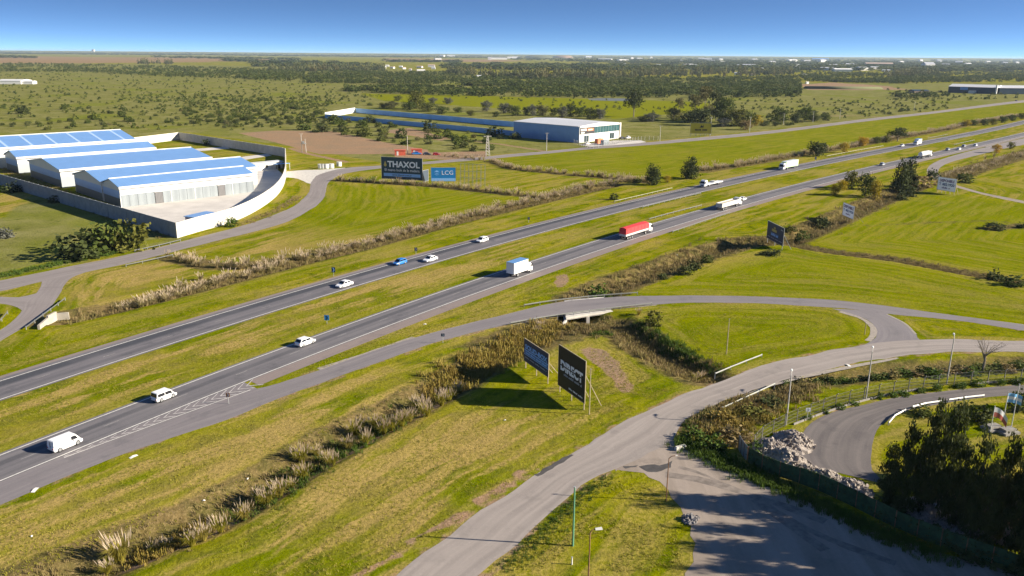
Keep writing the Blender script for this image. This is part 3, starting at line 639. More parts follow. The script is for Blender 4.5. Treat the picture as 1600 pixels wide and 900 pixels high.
# chain link fence of the factory
def post_fence(name, px, h, label, gap=4.0, r_=.05, mesh=True, m=None, rail=True):
    L = catmull(GL(px), 2.0); d = np.r_[0, np.cumsum(np.linalg.norm(np.diff(L, axis=0), axis=1))]; n = max(2, int(d[-1] / gap))
    q = np.c_[np.interp(np.linspace(0, d[-1], n + 1), d, L[:, 0]), np.interp(np.linspace(0, d[-1], n + 1), d, L[:, 1])]
    r = empty(name, (q[0][0], q[0][1], 0), 0, label, 'fence'); me = MB().tube([(0, 0, -.3), (0, 0, h), (0.0, .28, h + .3)], r_, 6).mesh('fence_post', m or M_FPOST)
    for i, a in enumerate(q):
        o = link('fence_post', me, r); o.location = (*(a - q[0]), gz(*a)); b = q[min(i + 1, n)] - q[max(i - 1, 0)]; o.rotation_euler.z = math.atan2(b[1], b[0]) + math.pi
    if mesh:
        mb = MB()
        for a, b in zip(q[:-1], q[1:]):
            a_ = a - q[0]; b_ = b - q[0]; za, zb = gz(*a), gz(*b)
            for z in np.linspace(.3, h, 4): mb.bar((*a_, za + z), (*b_, zb + z), .025)
            for t in np.linspace(0, 1, 14)[:-1]:
                c = a_ + (b_ - a_) * t; e = a_ + (b_ - a_) * min(1, t + 1 / 13); zz = za + (zb - za) * t
                mb.bar((*c, zz + .1), (*e, zz + h), .012); mb.bar((*e, zz + .1), (*c, zz + h), .012)
        mb.build('fence_wire', M_WIRE, r)
    return r
post_fence('chain_fence', [(897,224.8),(925,232),(935,230.5)], 2.4, 'white posted wire fence in front of the factory car park', 3.0, .07, True, M_WHITE)
post_fence('chain_fence', [(940,229),(975,223),(1003,219.5),(1028,219)], 2.4, 'white posted wire fence beside the factory driveway', 3.0, .07, True, M_WHITE)
# ================================================================= far dark depot and town
M_DKBL = pm('dark_blue_cladding', (0.030, 0.055, 0.085), 0.4, 0.3, var=.15, scale=.1)
def depot(pa, pb, h, depth, label, extra=False):
    a = G(*pa)[:2]; b = G(*pb)[:2]; d = b - a; L = np.linalg.norm(d); an = math.atan2(d[1], d[0])
    r = empty('depot_building', (*a, 0), an, label, 'warehouse'); MB().box(0, L, 0, depth, 0, h).build('wall', M_DKBL, r)
    MB().prism([(-.6, h + .01), (depth / 2, h + 3.5), (depth + .6, h + .01), (depth / 2, h + 3.0)][:3], -.6, L + .6).build('roof', M_ROOF2, r)
    if extra:
        MB().box(L * .25, L * .41, -.4, -.01, h * .5, h * .92).build('sign_panel', pm('pale_blue_panel', (.2, .4, .7), .5), r)
        MB().box(L * .98, L * 1.01, -.8, 3, 0, h + 4).build('end_pier', M_WHITE, r); MB().box(L * .46, L * .60, -9, -.5, 0, 4.2).build('lean_to', M_WHITE, r)
    return r
depot((1481, 144.5), (1556, 147), 9.5, 45, 'long dark blue depot with pale blue sign panel and grey roof', True)
depot((1561, 147), (1640, 147.5), 9.0, 45, 'plain dark blue depot hall beside the white pier')
M_FARW = pm('far_white_wall', (0.74, 0.72, 0.70), 0.8, var=.1, scale=.02); M_FART = pm('far_tan_wall', (0.45, 0.33, 0.26), 0.8, var=.1, scale=.02); M_FARR = pm('far_grey_roof', (0.42, 0.43, 0.46), 0.7, var=.1, scale=.02)
def far_block(px, py, wpx, hpx, label, group, wall=M_FARW, roof=M_FARR, an=None, name='far_building', gable=True):
    g = G(px, py)[:2]; k = mpp(px, py); W_ = wpx * k; H_ = max(3.0, hpx * k * .98); D_ = min(W_ * .7, 60) if wpx < 30 else 40.0
    r = empty(name, (*g, 0), an if an is not None else random.uniform(-.5, .5), label, 'building', group)
    MB().box(-W_ / 2, W_ / 2, 0, D_, 0, H_ * .72).build('wall', wall, r)
    MB().prism([(-.5, H_ * .72 + .05), (D_ / 2, H_), (D_ + .5, H_ * .72 + .05)], -W_ / 2 - .5, W_ / 2 + .5).build('roof', roof, r)
    return r
TL = 'pale low industrial building in the distant town beyond the woods'; TG = 'distant town buildings'
for px, py, w_, h_ in [(1105,94,14,3),(1131,99,8,3),(1145,104,16,3),(1170,104,18,3.5),(1112,97,9,3),(1188,109,10,3),(1240,96,14,3),(1208,98.5,10,3),(1243,103,14,3),(1262,97,11,3),(1287,97,10,4),(1250,107,10,3),(1180,95,9,3),(1127,94,6,2.5),
    (1293,110,20,4.5),(1318,112,24,4.5),(1340,109.5,16,3.5),(1275,105.5,10,3),(1352,110,18,5),(1300,104,14,3.5),(1330,103,20,3.5),(1368,108.5,12,4),(1410,99,7,3),(1440,96.5,5,3),(1468,97,6,3.5),(1498,100,9,4),(1514,102,8,3),(1545,99,6,3),(1571,100.5,6,3),(1590,100,5,3),(1478,103,10,3),(1385,112,10,3),
    (920,90.5,9,3),(945,94.5,20,3),(988,93.5,4,4),(975,95,16,2.5),(1018,91.5,3,3),(1000,92.5,8,2),(1080,103,22,3),(1095,93,8,2.5),(1030,103.5,8,3),(975,101.8,9,2.5),(805,91,9,2.5),(690,88.5,7,2.5),(705,88.5,12,2.5),(765,93.5,5,4),(780,93,24,3),(800,92,14,3),(685,93,10,2),(1065,96,5,2.5)]:
    far_block(px, py, w_, h_, TL, TG, roof=random.choice([M_FARR, M_FARR, M_FARW]))
for px, py, w_, h_ in [(600,107,4,4),(605,104.5,5,3),(612,107,6,3),(626,106,5,3),(632,108,5,3),(641,110,4,3),(655,106,8,3),(674,105,10,4),(677,108,6,3),(658,111,12,2.5),(750,120.5,9,3),(763,117.5,8,3),(815,117,4,2),(830,118.5,4,3),(706,106,6,3),(1151,117,7,4),(1177,118.5,6,3),(1262,131,4,3),(1258,118,7,2.5)]:
    far_block(px, py, w_, h_, 'small pale hamlet house half hidden among the distant trees', 'hamlet houses', roof=random.choice([M_FARW, M_FARR, M_FART]), name='far_house')
far_block(1453, 106.5, 14, 8, 'white barn shaped hall standing taller than the distant town roofs', None, name='far_hall')
far_block(1374, 103.5, 36, 5, 'reddish brown flat block among the pale distant town roofs', None, M_FART, M_FART)
far_block(1282, 95.5, 22, 4, 'long blue roofed hall on the skyline of the distant town', None, M_FARW, M_ROOF)
far_block(1440, 146, 22, 5, 'small open sided dark roofed shelter left of the dark depot in the scrub', None, M_FART, M_DKBL, 0.1, 'field_shelter')
far_block(145, 80.6, 4, 3, 'lone white silo block on the far horizon', None)
for px, w_, h_ in ((14, 30, 6), (40, 18, 4.5)):
    far_block(px, 131.5, w_, h_, ('big' if w_ > 20 else 'smaller') + ' white tunnel shed on the open plain beyond the blue roofs', None, M_WHITE, M_WHITE, .1, 'tunnel_shed')
# ================================================================= vehicles
def paint(name, col, rough=.28, metal=0.0):
    n = N(name); n.b.inputs['Coat Weight'].default_value = .5; n.b.inputs['Coat Roughness'].default_value = .1
    f = n.noise(1.2, 4, n.pos()); return n.done(n.mix(f, [c * .92 for c in col], [min(1, c * 1.05) for c in col]), rough, metal)
V_WHITE = paint('car_white', (0.80, 0.80, 0.80)); V_BLUE = paint('car_blue', (0.02, 0.17, 0.50)); V_SILV = paint('car_silver', (0.5, 0.52, 0.54), .3, .4); V_RED = paint('car_red', (0.45, 0.02, 0.025)); V_DARK = paint('car_dark', (0.03, 0.035, 0.05)); V_GREEN = paint('pale_green', (0.60, 0.80, 0.50))
V_GLASS = N('car_glass').done((0.012, 0.014, 0.018), .06); V_TYRE = pm('tyre_rubber', (0.018, 0.018, 0.02), .9, var=.2); V_RIM = pm('wheel_rim', (0.45, 0.46, 0.47), .35, .7); V_LAMP = pm('lamp_lens', (0.8, 0.8, 0.78), .15); V_TAIL = pm('tail_lens', (0.35, 0.01, 0.01), .2)
V_TARP = pm('red_tarpaulin', (0.62, 0.03, 0.035), .7, var=.15, scale=.6); V_BED = pm('grain_load', (0.36, 0.32, 0.26), .95, var=.2, scale=2); V_CHAS = pm('chassis_black', (0.03, 0.03, 0.032), .7)
V_BOXR = pm('sky_reflect_box_roof', (0.20, 0.40, 0.70), .35, .4, var=.08); V_GREY = pm('truck_grey', (0.50, 0.49, 0.46), .6, var=.15, scale=1.0)  # truck box roof: mirrored sky blue put into its colour
def wheel_mesh(r, wdt):
    t = MB().tube([(0, -wdt / 2, 0), (0, -wdt * .35, 0), (0, wdt * .35, 0), (0, wdt / 2, 0)], [r * .88, r, r, r * .88], 16); h = MB().tube([(0, -wdt / 2 - .015, 0), (0, wdt / 2 + .015, 0)], r * .6, 12)
    return t.mesh('tyre', V_TYRE), h.mesh('rim', V_RIM)
WM = {}
def wheels(root, spots, r, wdt):
    if (r, wdt) not in WM: WM[(r, wdt)] = wheel_mesh(r, wdt)
    t, h = WM[(r, wdt)]
    for x, y in spots:
        o = link('wheel', t, root); o.location = (x, y, r); hh = link('rim', h, o)
def loft(secs, cap=True):
    """secs: list of (x, [(y,z)...]) rings of the same count"""
    mb = MB(); n = len(secs[0][1]); vs = [(x, y, z) for x, rg in secs for y, z in rg]; fs = []
    for i in range(len(secs) - 1):
        for k in range(n): k2 = (k + 1) % n; fs.append((i*n+k, i*n+k2, (i+1)*n+k2, (i+1)*n+k))
    fs += [tuple(range(n))[::-1], tuple(range((len(secs)-1)*n, len(secs)*n))]; mb.add(vs, fs); return mb
def ring(hw, zb, zt, top=.92):
    return [(-hw * .94, zb), (hw * .94, zb), (hw, zb + .18), (hw, zb + (zt - zb) * .65), (hw * top, zt), (-hw * top, zt), (-hw, zb + (zt - zb) * .65), (-hw, zb + .18)]
def car(loc, an, body, label, kind='sedan', group=None, name='car', cat='car'):
    r = empty(name, loc, an, label, cat, group)
    L, Wd, H = dict(sedan=(4.5, 1.78, 1.46), hatch=(4.1, 1.74, 1.50), suv=(4.5, 1.86, 1.70), van=(4.3, 1.8, 1.78), pickup=(5.2, 1.85, 1.78), minivan=(3.8, 1.75, 1.62))[kind]
    hl = L / 2; hw = Wd / 2; zb = .24; belt = H * (.60 if kind not in ('van', 'minivan') else .52)
    hood = belt - .06
    B = loft([(-hl, ring(hw * .86, zb + .18, belt - .10)), (-hl + .12, ring(hw * .96, zb, belt - .02)), (-hl + .9, ring(hw, zb - .04, belt)), (.3, ring(hw, zb - .04, belt)), (hl - 1.25, ring(hw, zb - .04, hood)), (hl - .35, ring(hw * .95, zb, hood - .14)), (hl - .06, ring(hw * .86, zb + .04, hood - .24)), (hl, ring(hw * .74, zb + .10, hood - .34))])
    bo = B.build('body', body, r)
    # greenhouse: rear foot, rear top, front top, front foot
    gx = dict(sedan=(-hl + .55, -hl + 1.25, .35, 1.15), hatch=(-hl + .12, -hl + .62, .45, 1.15), suv=(-hl + .10, -hl + .42, .60, 1.25), van=(-hl + .06, -hl + .16, 1.15, 1.75), minivan=(-hl + .08, -hl + .24, .75, 1.3), pickup=(-.95, -.72, .55, 1.2))[kind]
    wt = hw * (.80 if kind not in ('van', 'minivan') else .88); zt = H - .06
    def gp(x, t, s, off=0): return (x, s * ((hw * .95) * (1 - t) + wt * t + off), belt - .01 + (zt - belt + .01) * t)
    a, b, c, d = gx
    def xx(e0, e1, t): return e0 + (e1 - e0) * t
    core = MB().hexa([gp(a, 0, -1), gp(d, 0, -1), gp(d, 0, 1), gp(a, 0, 1), gp(b, 1, -1), gp(c, 1, -1), gp(c, 1, 1), gp(b, 1, 1)]); core.build('cabin', body, r)
    MB().hexa([(b - .02, -wt * .98, zt - .005), (c + .03, -wt * .98, zt - .005), (c + .03, wt * .98, zt - .005), (b - .02, wt * .98, zt - .005), (b + .12, -wt * .86, H), (c - .15, -wt * .86, H), (c - .15, wt * .86, H), (b + .12, wt * .86, H)]).build('roof', body, r)
    t0, t1 = .14, .92
    MB().quad((xx(d, c, t0) + .03, -(hw*.9), gp(0, t0, 1)[2]), (xx(d, c, t0) + .03, hw*.9, gp(0, t0, 1)[2]), (xx(d, c, t1) + .03, wt*.92, gp(0, t1, 1)[2]), (xx(d, c, t1) + .03, -wt*.92, gp(0, t1, 1)[2])).build('windscreen', V_GLASS, r)
    if kind != 'van': MB().quad((xx(a, b, t0) - .03, hw*.86, gp(0, t0, 1)[2]), (xx(a, b, t0) - .03, -hw*.86, gp(0, t0, 1)[2]), (xx(a, b, t1) - .03, -wt*.88, gp(0, t1, 1)[2]), (xx(a, b, t1) - .03, wt*.88, gp(0, t1, 1)[2])).build('rear_window', V_GLASS, r)
    for s in (-1, 1):
        xs = [(a + .25, b + .22, .0), (.0, .0, 0)] ; m0 = (a + d) / 2 - .05
        spans = [(xx(a, b, .2) + .18, xx(a, b, .85) + .15, m0 - .05, m0 - .05), (m0 + .05, m0 + .05, xx(d, c, .2) - .16, xx(d, c, .85) - .12)]
        if kind == 'van': spans = [(.45, .45, xx(d, c, .2) - .2, xx(d, c, .85) - .15)]
        for x0, x1, x2, x3 in spans:
            MB().quad(gp(x0, .16, s, .02), gp(x2, .16, s, .02), gp(x3, .86, s, .02), gp(x1, .86, s, .02)).build('side_window', V_GLASS, r)
        MB().box(hl - .30, hl - .06, min(s * hw * .55, s * hw * .84), max(s * hw * .55, s * hw * .84), hood - .36, hood - .20).build('headlight', V_LAMP, r)
        MB().box(-hl - .02, -hl + .12, min(s * hw * .6, s * hw * .85), max(s * hw * .6, s * hw * .85), belt - .32, belt - .12).build('taillight', V_TAIL, r)
        MB().box(.75, .93, min(s * hw, s * (hw + .16)), max(s * hw, s * (hw + .16)), belt - .02, belt + .13).build('mirror', body, r)
    if kind == 'pickup': MB().box(-hl + .15, -1.05, -hw * .8, hw * .8, belt - .05, belt + .012).build('load_bed', V_CHAS, r)
    if kind == 'van': MB().box(-hl - .01, -hl + .05, -.02, .02, .5, H * .9).build('door_seam', V_CHAS, r)
    wheels(r, [(hl - .85, hw - .10), (hl - .85, -hw + .10), (-hl + .85, hw - .10), (-hl + .85, -hw + .10)], .33 if kind in ('sedan', 'hatch') else .37, .21)
    return r
def cab(r, x, col, H=3.0, L=2.2, sleeper=True):
    """tractor cab with its rear face at x"""
    c = loft([(x, [(-1.22, .7), (1.22, .7), (1.22, 1.2), (1.22, H - .3), (1.1, H), (-1.1, H), (-1.22, H - .3), (-1.22, 1.2)]), (x + L * .55, [(-1.22, .55), (1.22, .55), (1.22, 1.2), (1.22, H - .3), (1.1, H - .02), (-1.1, H - .02), (-1.22, H - .3), (-1.22, 1.2)]),
              (x + L * .86, [(-1.22, .5), (1.22, .5), (1.22, 1.2), (1.16, H - .75), (1.0, H - .45), (-1.0, H - .45), (-1.16, H - .75), (-1.22, 1.2)]), (x + L, [(-1.15, .45), (1.15, .45), (1.18, 1.2), (1.15, 1.6), (1.1, 1.75), (-1.1, 1.75), (-1.15, 1.6), (-1.18, 1.2)])]).build('cab', col, r)
    MB().hexa([(x + L + .02, -1.05, 1.72), (x + L + .04, -1.05, 1.72), (x + L + .04, 1.05, 1.72), (x + L + .02, 1.05, 1.72), (x + L * .87, -.95, H - .46), (x + L * .87 + .03, -.95, H - .46), (x + L * .87 + .03, .95, H - .46), (x + L * .87, .95, H - .46)]).build('windscreen', V_GLASS, c)
    for s in (-1, 1):
        MB().hexa([(x + L * .45, s * 1.225, 1.7), (x + L * .86, s * 1.215, 1.7), (x + L * .86, s * 1.235, 1.7), (x + L * .45, s * 1.245, 1.7), (x + L * .45, s * 1.225, H - .55), (x + L * .76, s * 1.215, H - .55), (x + L * .76, s * 1.235, H - .55), (x + L * .45, s * 1.245, H - .55)]).build('side_window', V_GLASS, c)
        MB().box(x + L - .02, x + L + .05, min(s*.7, s*1.05), max(s*.7, s*1.05), .7, .95).build('headlight', V_LAMP, c)
        MB().box(x + L * .85, x + L * .95, min(s*1.25, s*1.5), max(s*1.25, s*1.5), 1.7, 2.3).build('mirror', V_CHAS, c)
    return c
def truck(loc, an, label, kind, name='truck'):
    r = empty(name, loc, an, label, 'truck')
    if kind == 'box':
        L = 8.0; MB().box(-4.0, 2.1, -.5, .5, .55, .85).build('chassis', V_CHAS, r)
        b = MB().box(-4.1, 1.9, -1.22, 1.22, .95, 3.75).build('box_body', V_WHITE, r); MB().box(-4.14, 1.94, -1.25, 1.25, 3.75, 3.86).build('box_roof', V_BOXR, b)
        for x in (-2.5, -.9, .6): MB().box(x - .03, x + .03, -1.245, 1.245, .98, 3.74).build('body_rib', V_WHITE, b)
        cab(r, 2.0, V_WHITE, 2.65, 1.9); wheels(r, [(3.0, 1.05), (3.0, -1.05), (-2.4, 1.0), (-2.4, -1.0)], .48, .35); return r
    MB().box(-1.2 - 2.5, 8.0, -.45, .45, .75, 1.05).build('chassis', V_CHAS, r)
    col = V_WHITE
    if kind == 'red':
        t = MB().box(-8.2, 5.3, -1.25, 1.25, 1.15, 1.75).build('trailer_bed', V_GREY, r)
        MB().add([(-8.22, -1.27, 1.76), (5.32, -1.27, 1.76), (5.32, 1.27, 1.76), (-8.22, 1.27, 1.76), (-8.1, -1.2, 3.5), (5.2, -1.2, 3.5), (5.2, 1.2, 3.5), (-8.1, 1.2, 3.5), (-8.0, 0, 3.75), (5.1, 0, 3.75)], [(3,2,1,0), (0,1,5,4), (2,3,7,6), (1,2,6,9,5), (3,0,4,8,7), (4,5,9,8), (7,8,9,6)]).build('tarpaulin', V_TARP, r)
        for x in np.arange(-7.5, 5.2, 2.1): MB().box(x - .04, x + .04, -1.285, 1.285, 1.78, 3.3).build('tarp_strap', V_TARP, t)
    if kind == 'grain':
        MB().box(-8.2, 5.3, -1.25, 1.25, 1.1, 1.3).build('trailer_bed', V_GREY, r)
        for s in (-1, 1): MB().box(-8.2, 5.3, min(s*1.15, s*1.25), max(s*1.15, s*1.25), 1.31, 2.6).build('side_board', V_GREY, r)
        MB().box(-8.2, -8.1, -1.14, 1.14, 1.31, 2.6).build('tailboard', V_GREY, r); MB().box(5.2, 5.3, -1.14, 1.14, 1.31, 2.75).build('headboard', V_GREY, r)
        MB().box(-8.09, 5.19, -1.14, 1.14, 1.31, 2.25).build('load', V_BED, r)
    if kind == 'flat':
        MB().box(-8.2, 5.0, -1.25, 1.25, 1.05, 1.3).build('flat_bed', V_WHITE, r); MB().box(-8.2, 5.0, -1.28, 1.28, .92, 1.04).build('side_rail', V_WHITE, r)
        MB().box(4.8, 5.0, -1.25, 1.25, 1.31, 2.2).build('headboard', V_GREY, r); MB().box(-3.6, -.8, -1.1, 1.1, 1.31, 1.75).build('pallet_load', V_GREY, r)
    if kind == 'green':
        b = MB().box(-8.2, 5.2, -1.26, 1.26, 1.1, 3.95).build('trailer_box', V_GREEN, r); MB().box(-8.22, 5.22, -1.27, 1.27, 3.952, 4.02).build('trailer_roof', V_WHITE, r)
    if kind == 'tank':
        MB().tube([(-7.6, 0, 2.35), (-7.4, 0, 2.35), (4.6, 0, 2.35), (4.8, 0, 2.35)], [.9, 1.22, 1.22, .9], 18).build('tank', V_WHITE, r)
        MB().box(-7, 4.4, -.35, .35, 3.56, 3.66).build('walkway', V_GREY, r)
        for x in (-5.5, -1.5, 2.5): MB().tube([(x, 0, 3.5), (x, 0, 3.85)], .3, 10).build('manhole', V_GREY, r)
        for x in (-5.5, 2.8): MB().box(x - .2, x + .2, -.9, .9, 1.0, 1.5).build('saddle', V_CHAS, r)
    cab(r, 5.75 if kind != 'flat' else 5.6, col, 3.0 if kind in ('flat', 'grain', 'red') else 3.35, 2.15)
    wheels(r, [(x, s * 1.05) for x in (-7.0, -5.75, -4.5, 3.6, 7.0) for s in (-1, 1)], .5, .38)
    return r
def hw_at(px, py, t=None):
    """spot on the carriageway under a picture point, and heading"""
    g = G(px, py)[:2]; s = float((g - HA) @ HD); d = HWdir(s)
    if t is not None: g = HW(s, t)
    return (g[0], g[1], .045), math.atan2(d[1], d[0]), s
def put(px, py, t, back=False): l, a, s = hw_at(px, py, t); return l, a + (math.pi if back else 0)
l, a = put(101, 697, -26.0); car(l, a, V_WHITE, 'white panel van passing the painted gore chevrons', 'van', name='van', cat='van')
l, a = put(251, 620, -23.0); car(l, a, V_WHITE, 'smaller white boxy van just ahead of the panel van, beside the median grass', 'minivan', name='van', cat='van')
l, a = put(474, 537, -22.6); car(l, a, V_WHITE, 'white hatchback beside the median near the blue arrow sign', 'hatch')
l, a = put(806, 427, -26.0); truck(l, a, 'white box truck with blue topped body on the near carriageway', 'box')
l, a = put(993, 368, -26.0); truck(l, a, 'articulated truck with red tarpaulin over its trailer', 'red')
l, a = put(1137, 324, -26.0); truck(l, a, 'grey open grain truck with white cab behind a white car', 'grain')
l, a = put(1163, 313.5, -22.6); car(l, a, V_WHITE, 'white car overtaking the grey grain truck', 'sedan')
l, a = put(1385, 259, -22.8); car(l, a, V_SILV, 'silver car half hidden by the big dark pine', 'hatch')
l, a = put(1441, 246, -26); truck(l, a, 'white tanker truck next to the big dark pine', 'tank')
for px, py, t in ((1479, 235, -22.5), (1494, 234, -26), (1504, 229.5, -22.5), (1518, 228, -26)):
    l, a = put(px, py, t); car(l, a, V_SILV if px in (1479, 1504) else V_WHITE, 'small silver car far up the near carriageway beyond the tanker' if px in (1479, 1504) else 'small white car far up the near carriageway beyond the tanker', 'hatch' if px != 1494 else 'sedan', 'silver cars beyond the tanker' if px in (1479, 1504) else 'white cars beyond the tanker')
l, a = put(533, 446, 1.0, True); car(l, a, V_WHITE, 'white sedan with dark glass roof line below the dark arrow sign on the far carriageway', 'sedan')
l, a = put(625, 413, 5.2, True); car(l, a, V_BLUE, 'bright blue hatchback on the far carriageway', 'hatch')
l, a = put(669, 407, 1.2, True); car(l, a, V_WHITE, 'white sedan alongside the bright blue hatchback', 'sedan')
l, a = put(750, 377, 5.0, True); car(l, a, V_WHITE, 'white hatchback following behind the bright blue hatchback', 'hatch')
l, a = put(1112, 290, 4.6, True); truck(l, a, 'white cab truck with empty low flatbed trailer', 'flat')
l, a = put(1243, 265, 4.8, True); truck(l, a, 'white truck with pale green box trailer on the far carriageway', 'green')
l, a = put(1423, 226, 1.6, True); truck(l, a, 'white box van lorry beside a small white car, coming on the far carriageway', 'box')
l, a = put(1403, 228.5, 5.0, True); car(l, a, V_WHITE, 'small white car beside the oncoming white lorry', 'hatch')
def spot(px, py, an): g = G(px, py); return (g[0], g[1], .03), an
for px, py, an, c, lb, k in ((651, 241.5, .2, V_BLUE, 'blue and white pickup parked by the red site cabin', 'pickup'), (667, 242, .2, V_DARK, 'dark car parked on the building plot', 'sedan'), (682, 242.5, .1, V_RED, 'red car parked at the end of the building plot', 'hatch'),
        (918, 225.8, ba, V_WHITE, 'white car parked in front of the factory sign', 'sedan'), (972, 216.8, ba, V_DARK, 'dark car parked beside the factory pier', 'sedan'), (981, 216.5, ba, V_WHITE, 'white pickup parked beside the factory pier', 'pickup'), (1588, 158, .7, V_DARK, 'dark car driving on the far frontage road', 'sedan')):
    l, a = spot(px, py, an); car(l, a, c, lb, k)
# ================================================================= lettering
def text_mesh(body, x0, x1, z0, z1, m, bold=.02, depth=.03, y=-.06):
    cu = bpy.data.curves.new('lettering', 'FONT'); cu.body = body; cu.size = 1.0; cu.offset = bold; cu.extrude = .01; cu.resolution_u = 3
    o = bpy.data.objects.new('lettering_source', cu); COL.objects.link(o); bpy.context.view_layer.update()
    me = bpy.data.meshes.new_from_object(o.evaluated_get(bpy.context.evaluated_depsgraph_get())); bpy.data.objects.remove(o); bpy.data.curves.remove(cu)
    n = len(me.vertices); c = np.zeros(n * 3, np.float32); me.vertices.foreach_get('co', c); c = c.reshape(n, 3)
    lo, hi = c.min(0), c.max(0); s = (c - lo) / (hi - lo + 1e-9)
    q = np.c_[x0 + s[:, 0] * (x1 - x0), y - depth * s[:, 2], z0 + s[:, 1] * (z1 - z0)].astype(np.float32)
    me.vertices.foreach_set('co', q.ravel()); me.materials.clear(); me.materials.append(m); me.update(); return me
def flat(name, col, rough=.55): return pm(name, col, rough, var=.06, scale=.5)
B_NAVY = flat('print_dark_teal', (0.008, 0.045, 0.075)); B_WHT = flat('print_white', (0.84, 0.86, 0.90)); B_CYAN = flat('print_blue', (0.005, 0.20, 0.50)); B_LBLU = flat('print_light_blue', (0.25, 0.50, 0.85)); B_BLK = flat('print_black', (0.006, 0.006, 0.008)); B_YEL = flat('print_ochre', (0.42, 0.35, 0.015))
B_DNAVY = flat('print_navy', (0.012, 0.03, 0.075)); B_PURP = flat('print_purple', (0.09, 0.03, 0.14)); B_DBLU = flat('print_deep_blue', (0.01, 0.07, 0.22)); B_GOLD = flat('print_gold', (0.50, 0.40, 0.10)); B_GREY = flat('print_grey', (0.30, 0.34, 0.42)); B_MBLU = flat('print_mid_blue', (0.06, 0.16, 0.36))
_v = N('backlit_vinyl'); _t = _v.n('ShaderNodeBsdfTranslucent'); _t.inputs[0].default_value = (.80, .83, .90, 1); _x = _v.n('ShaderNodeMixShader'); _x.inputs[0].default_value = .2; B_VINYL = _v.done((.76, .79, .86), .5); _v.l(_v.b.outputs[0], _x.inputs[1]); _v.l(_t.outputs[0], _x.inputs[2]); _v.l(_x.outputs[0], _v.out.inputs[0])
M_WOOD = pm('weathered_timber', (0.34, 0.28, 0.18), .9, var=.2); M_RUST = pm('rusty_pole', (0.20, 0.10, 0.05), .8, var=.3)
def billboard(fl, fr, tr, br, label, face, items, posts=3, strut=2.5, post_m=None, tilt=0.0):
    """fl, fr: picture points of the feet; tr, br: top and bottom picture points of the right edge"""
    a = G(*fl); b = G(*fr); d = b[:2] - a[:2]; W_ = float(np.linalg.norm(d)); an = math.atan2(d[1], d[0]); z0, z1 = hgt(fr, br), hgt(fr, tr)
    r = empty('billboard', (a[0], a[1], 0), an, label, 'billboard'); H_ = z1 - z0; pmt = post_m or M_STEEL
    pn = MB().box(0, W_, -.04, .04, z0, z1).build('panel', face, r)
    fr_ = MB().box(-.06, W_ + .06, -.06, .06, z1 + .001, z1 + .10); fr_.box(-.06, W_ + .06, -.06, .06, z0 - .10, z0 - .001); fr_.box(-.10, -.001, -.06, .06, z0 - .1, z1 + .1); fr_.box(W_ + .001, W_ + .10, -.06, .06, z0 - .1, z1 + .1); fr_.build('frame', pmt, r)
    for i in range(posts):
        x = W_ * (.04 + .92 * i / max(1, posts - 1)); MB().bar((x, .12, -.3), (x, .12, z1 - .05), .14).build('post', pmt, r); MB().bar((x, .14, z1 * .72), (x, strut, -.2), .10).build('strut', pmt, r)
    for it in items:
        k = it[0]; u0, u1, v0, v1, m = it[1:6]; X0, X1, Z0, Z1 = W_ * u0, W_ * u1, z0 + H_ * v0, z0 + H_ * v1
        if k == 'bar': MB().box(X0, X1, -.055 - (it[6] if len(it) > 6 else 0), -.041, Z0, Z1).build('print_band', m, pn)
        elif k == 'glyph':      # a line of print too small to read
            n = it[6]; mb = MB()
            for i in range(n):
                if i % 7 == 5: continue
                w_ = (X1 - X0) / n; h_ = (Z1 - Z0) * random.choice([.65, .7, 1.0, .7]); mb.box(X0 + i * w_, X0 + (i + .72) * w_, -.075, -.058, Z0, Z0 + h_)
            mb.build('fine_print', m, pn)
        elif k == 'disc': MB().tube([((X0 + X1) / 2, -.041, (Z0 + Z1) / 2), ((X0 + X1) / 2, -.06, (Z0 + Z1) / 2)], min(X1 - X0, Z1 - Z0) / 2, 14).build('emblem', m, pn)
        elif k == 'poly':
            pts = [(X0 + (X1 - X0) * p, Z0 + (Z1 - Z0) * q) for p, q in it[6]]; n = len(pts)
            MB().add([(x, -.042, z) for x, z in pts] + [(x, -.06, z) for x, z in pts], [tuple(range(n)), tuple(range(2*n-1, n-1, -1))] + [(i, (i+1) % n, (i+1) % n + n, i + n) for i in range(n)]).build('emblem', m, pn)
        else: link('lettering', text_mesh(k, X0, X1, Z0, Z1, m, it[6] if len(it) > 6 else .02, y=-.058), pn)
    return r
drop = [(.5, 1), (.75, .6), (.95, .3), (.8, .08), (.5, 0), (.2, .08), (.05, .3), (.25, .6)]
billboard((597, 284), (660.5, 287.5), (660, 247.8), (660.5, 282), 'large dark teal billboard advertising wood finish, with white slogan and web address band', B_NAVY,
    [('THAXOL', .15, .94, .54, .83, B_WHT, .035), ('El nuevo look de la madera', .08, .93, .36, .48, B_WHT, .0), ('bar', .05, .95, .12, .265, B_LBLU), ('www.thaxol.com.ar', .26, .74, .155, .235, B_NAVY, .01), ('poly', .055, .135, .56, .82, B_GOLD, drop)], 5, 3)
billboard((674, 288), (712, 288), (712, 262), (712, 283), 'small bright blue billboard with thin white letters and pale bottom band', B_CYAN,
    [('LCG', .44, .90, .48, .78, B_WHT, -.005), ('bar', 0.005, .995, .02, .22, B_LBLU), ('poly', .13, .33, .66, .80, B_LBLU, [(.5, 0), (1, .5), (.5, 1), (0, .5)]), ('poly', .13, .33, .54, .64, B_LBLU, [(.5, 0), (1, .8), (1, 1), (.5, .3), (0, 1), (0, .8)]), ('poly', .13, .33, .44, .53, B_LBLU, [(.5, 0), (1, .8), (1, 1), (.5, .3), (0, 1), (0, .8)])], 4, 2)
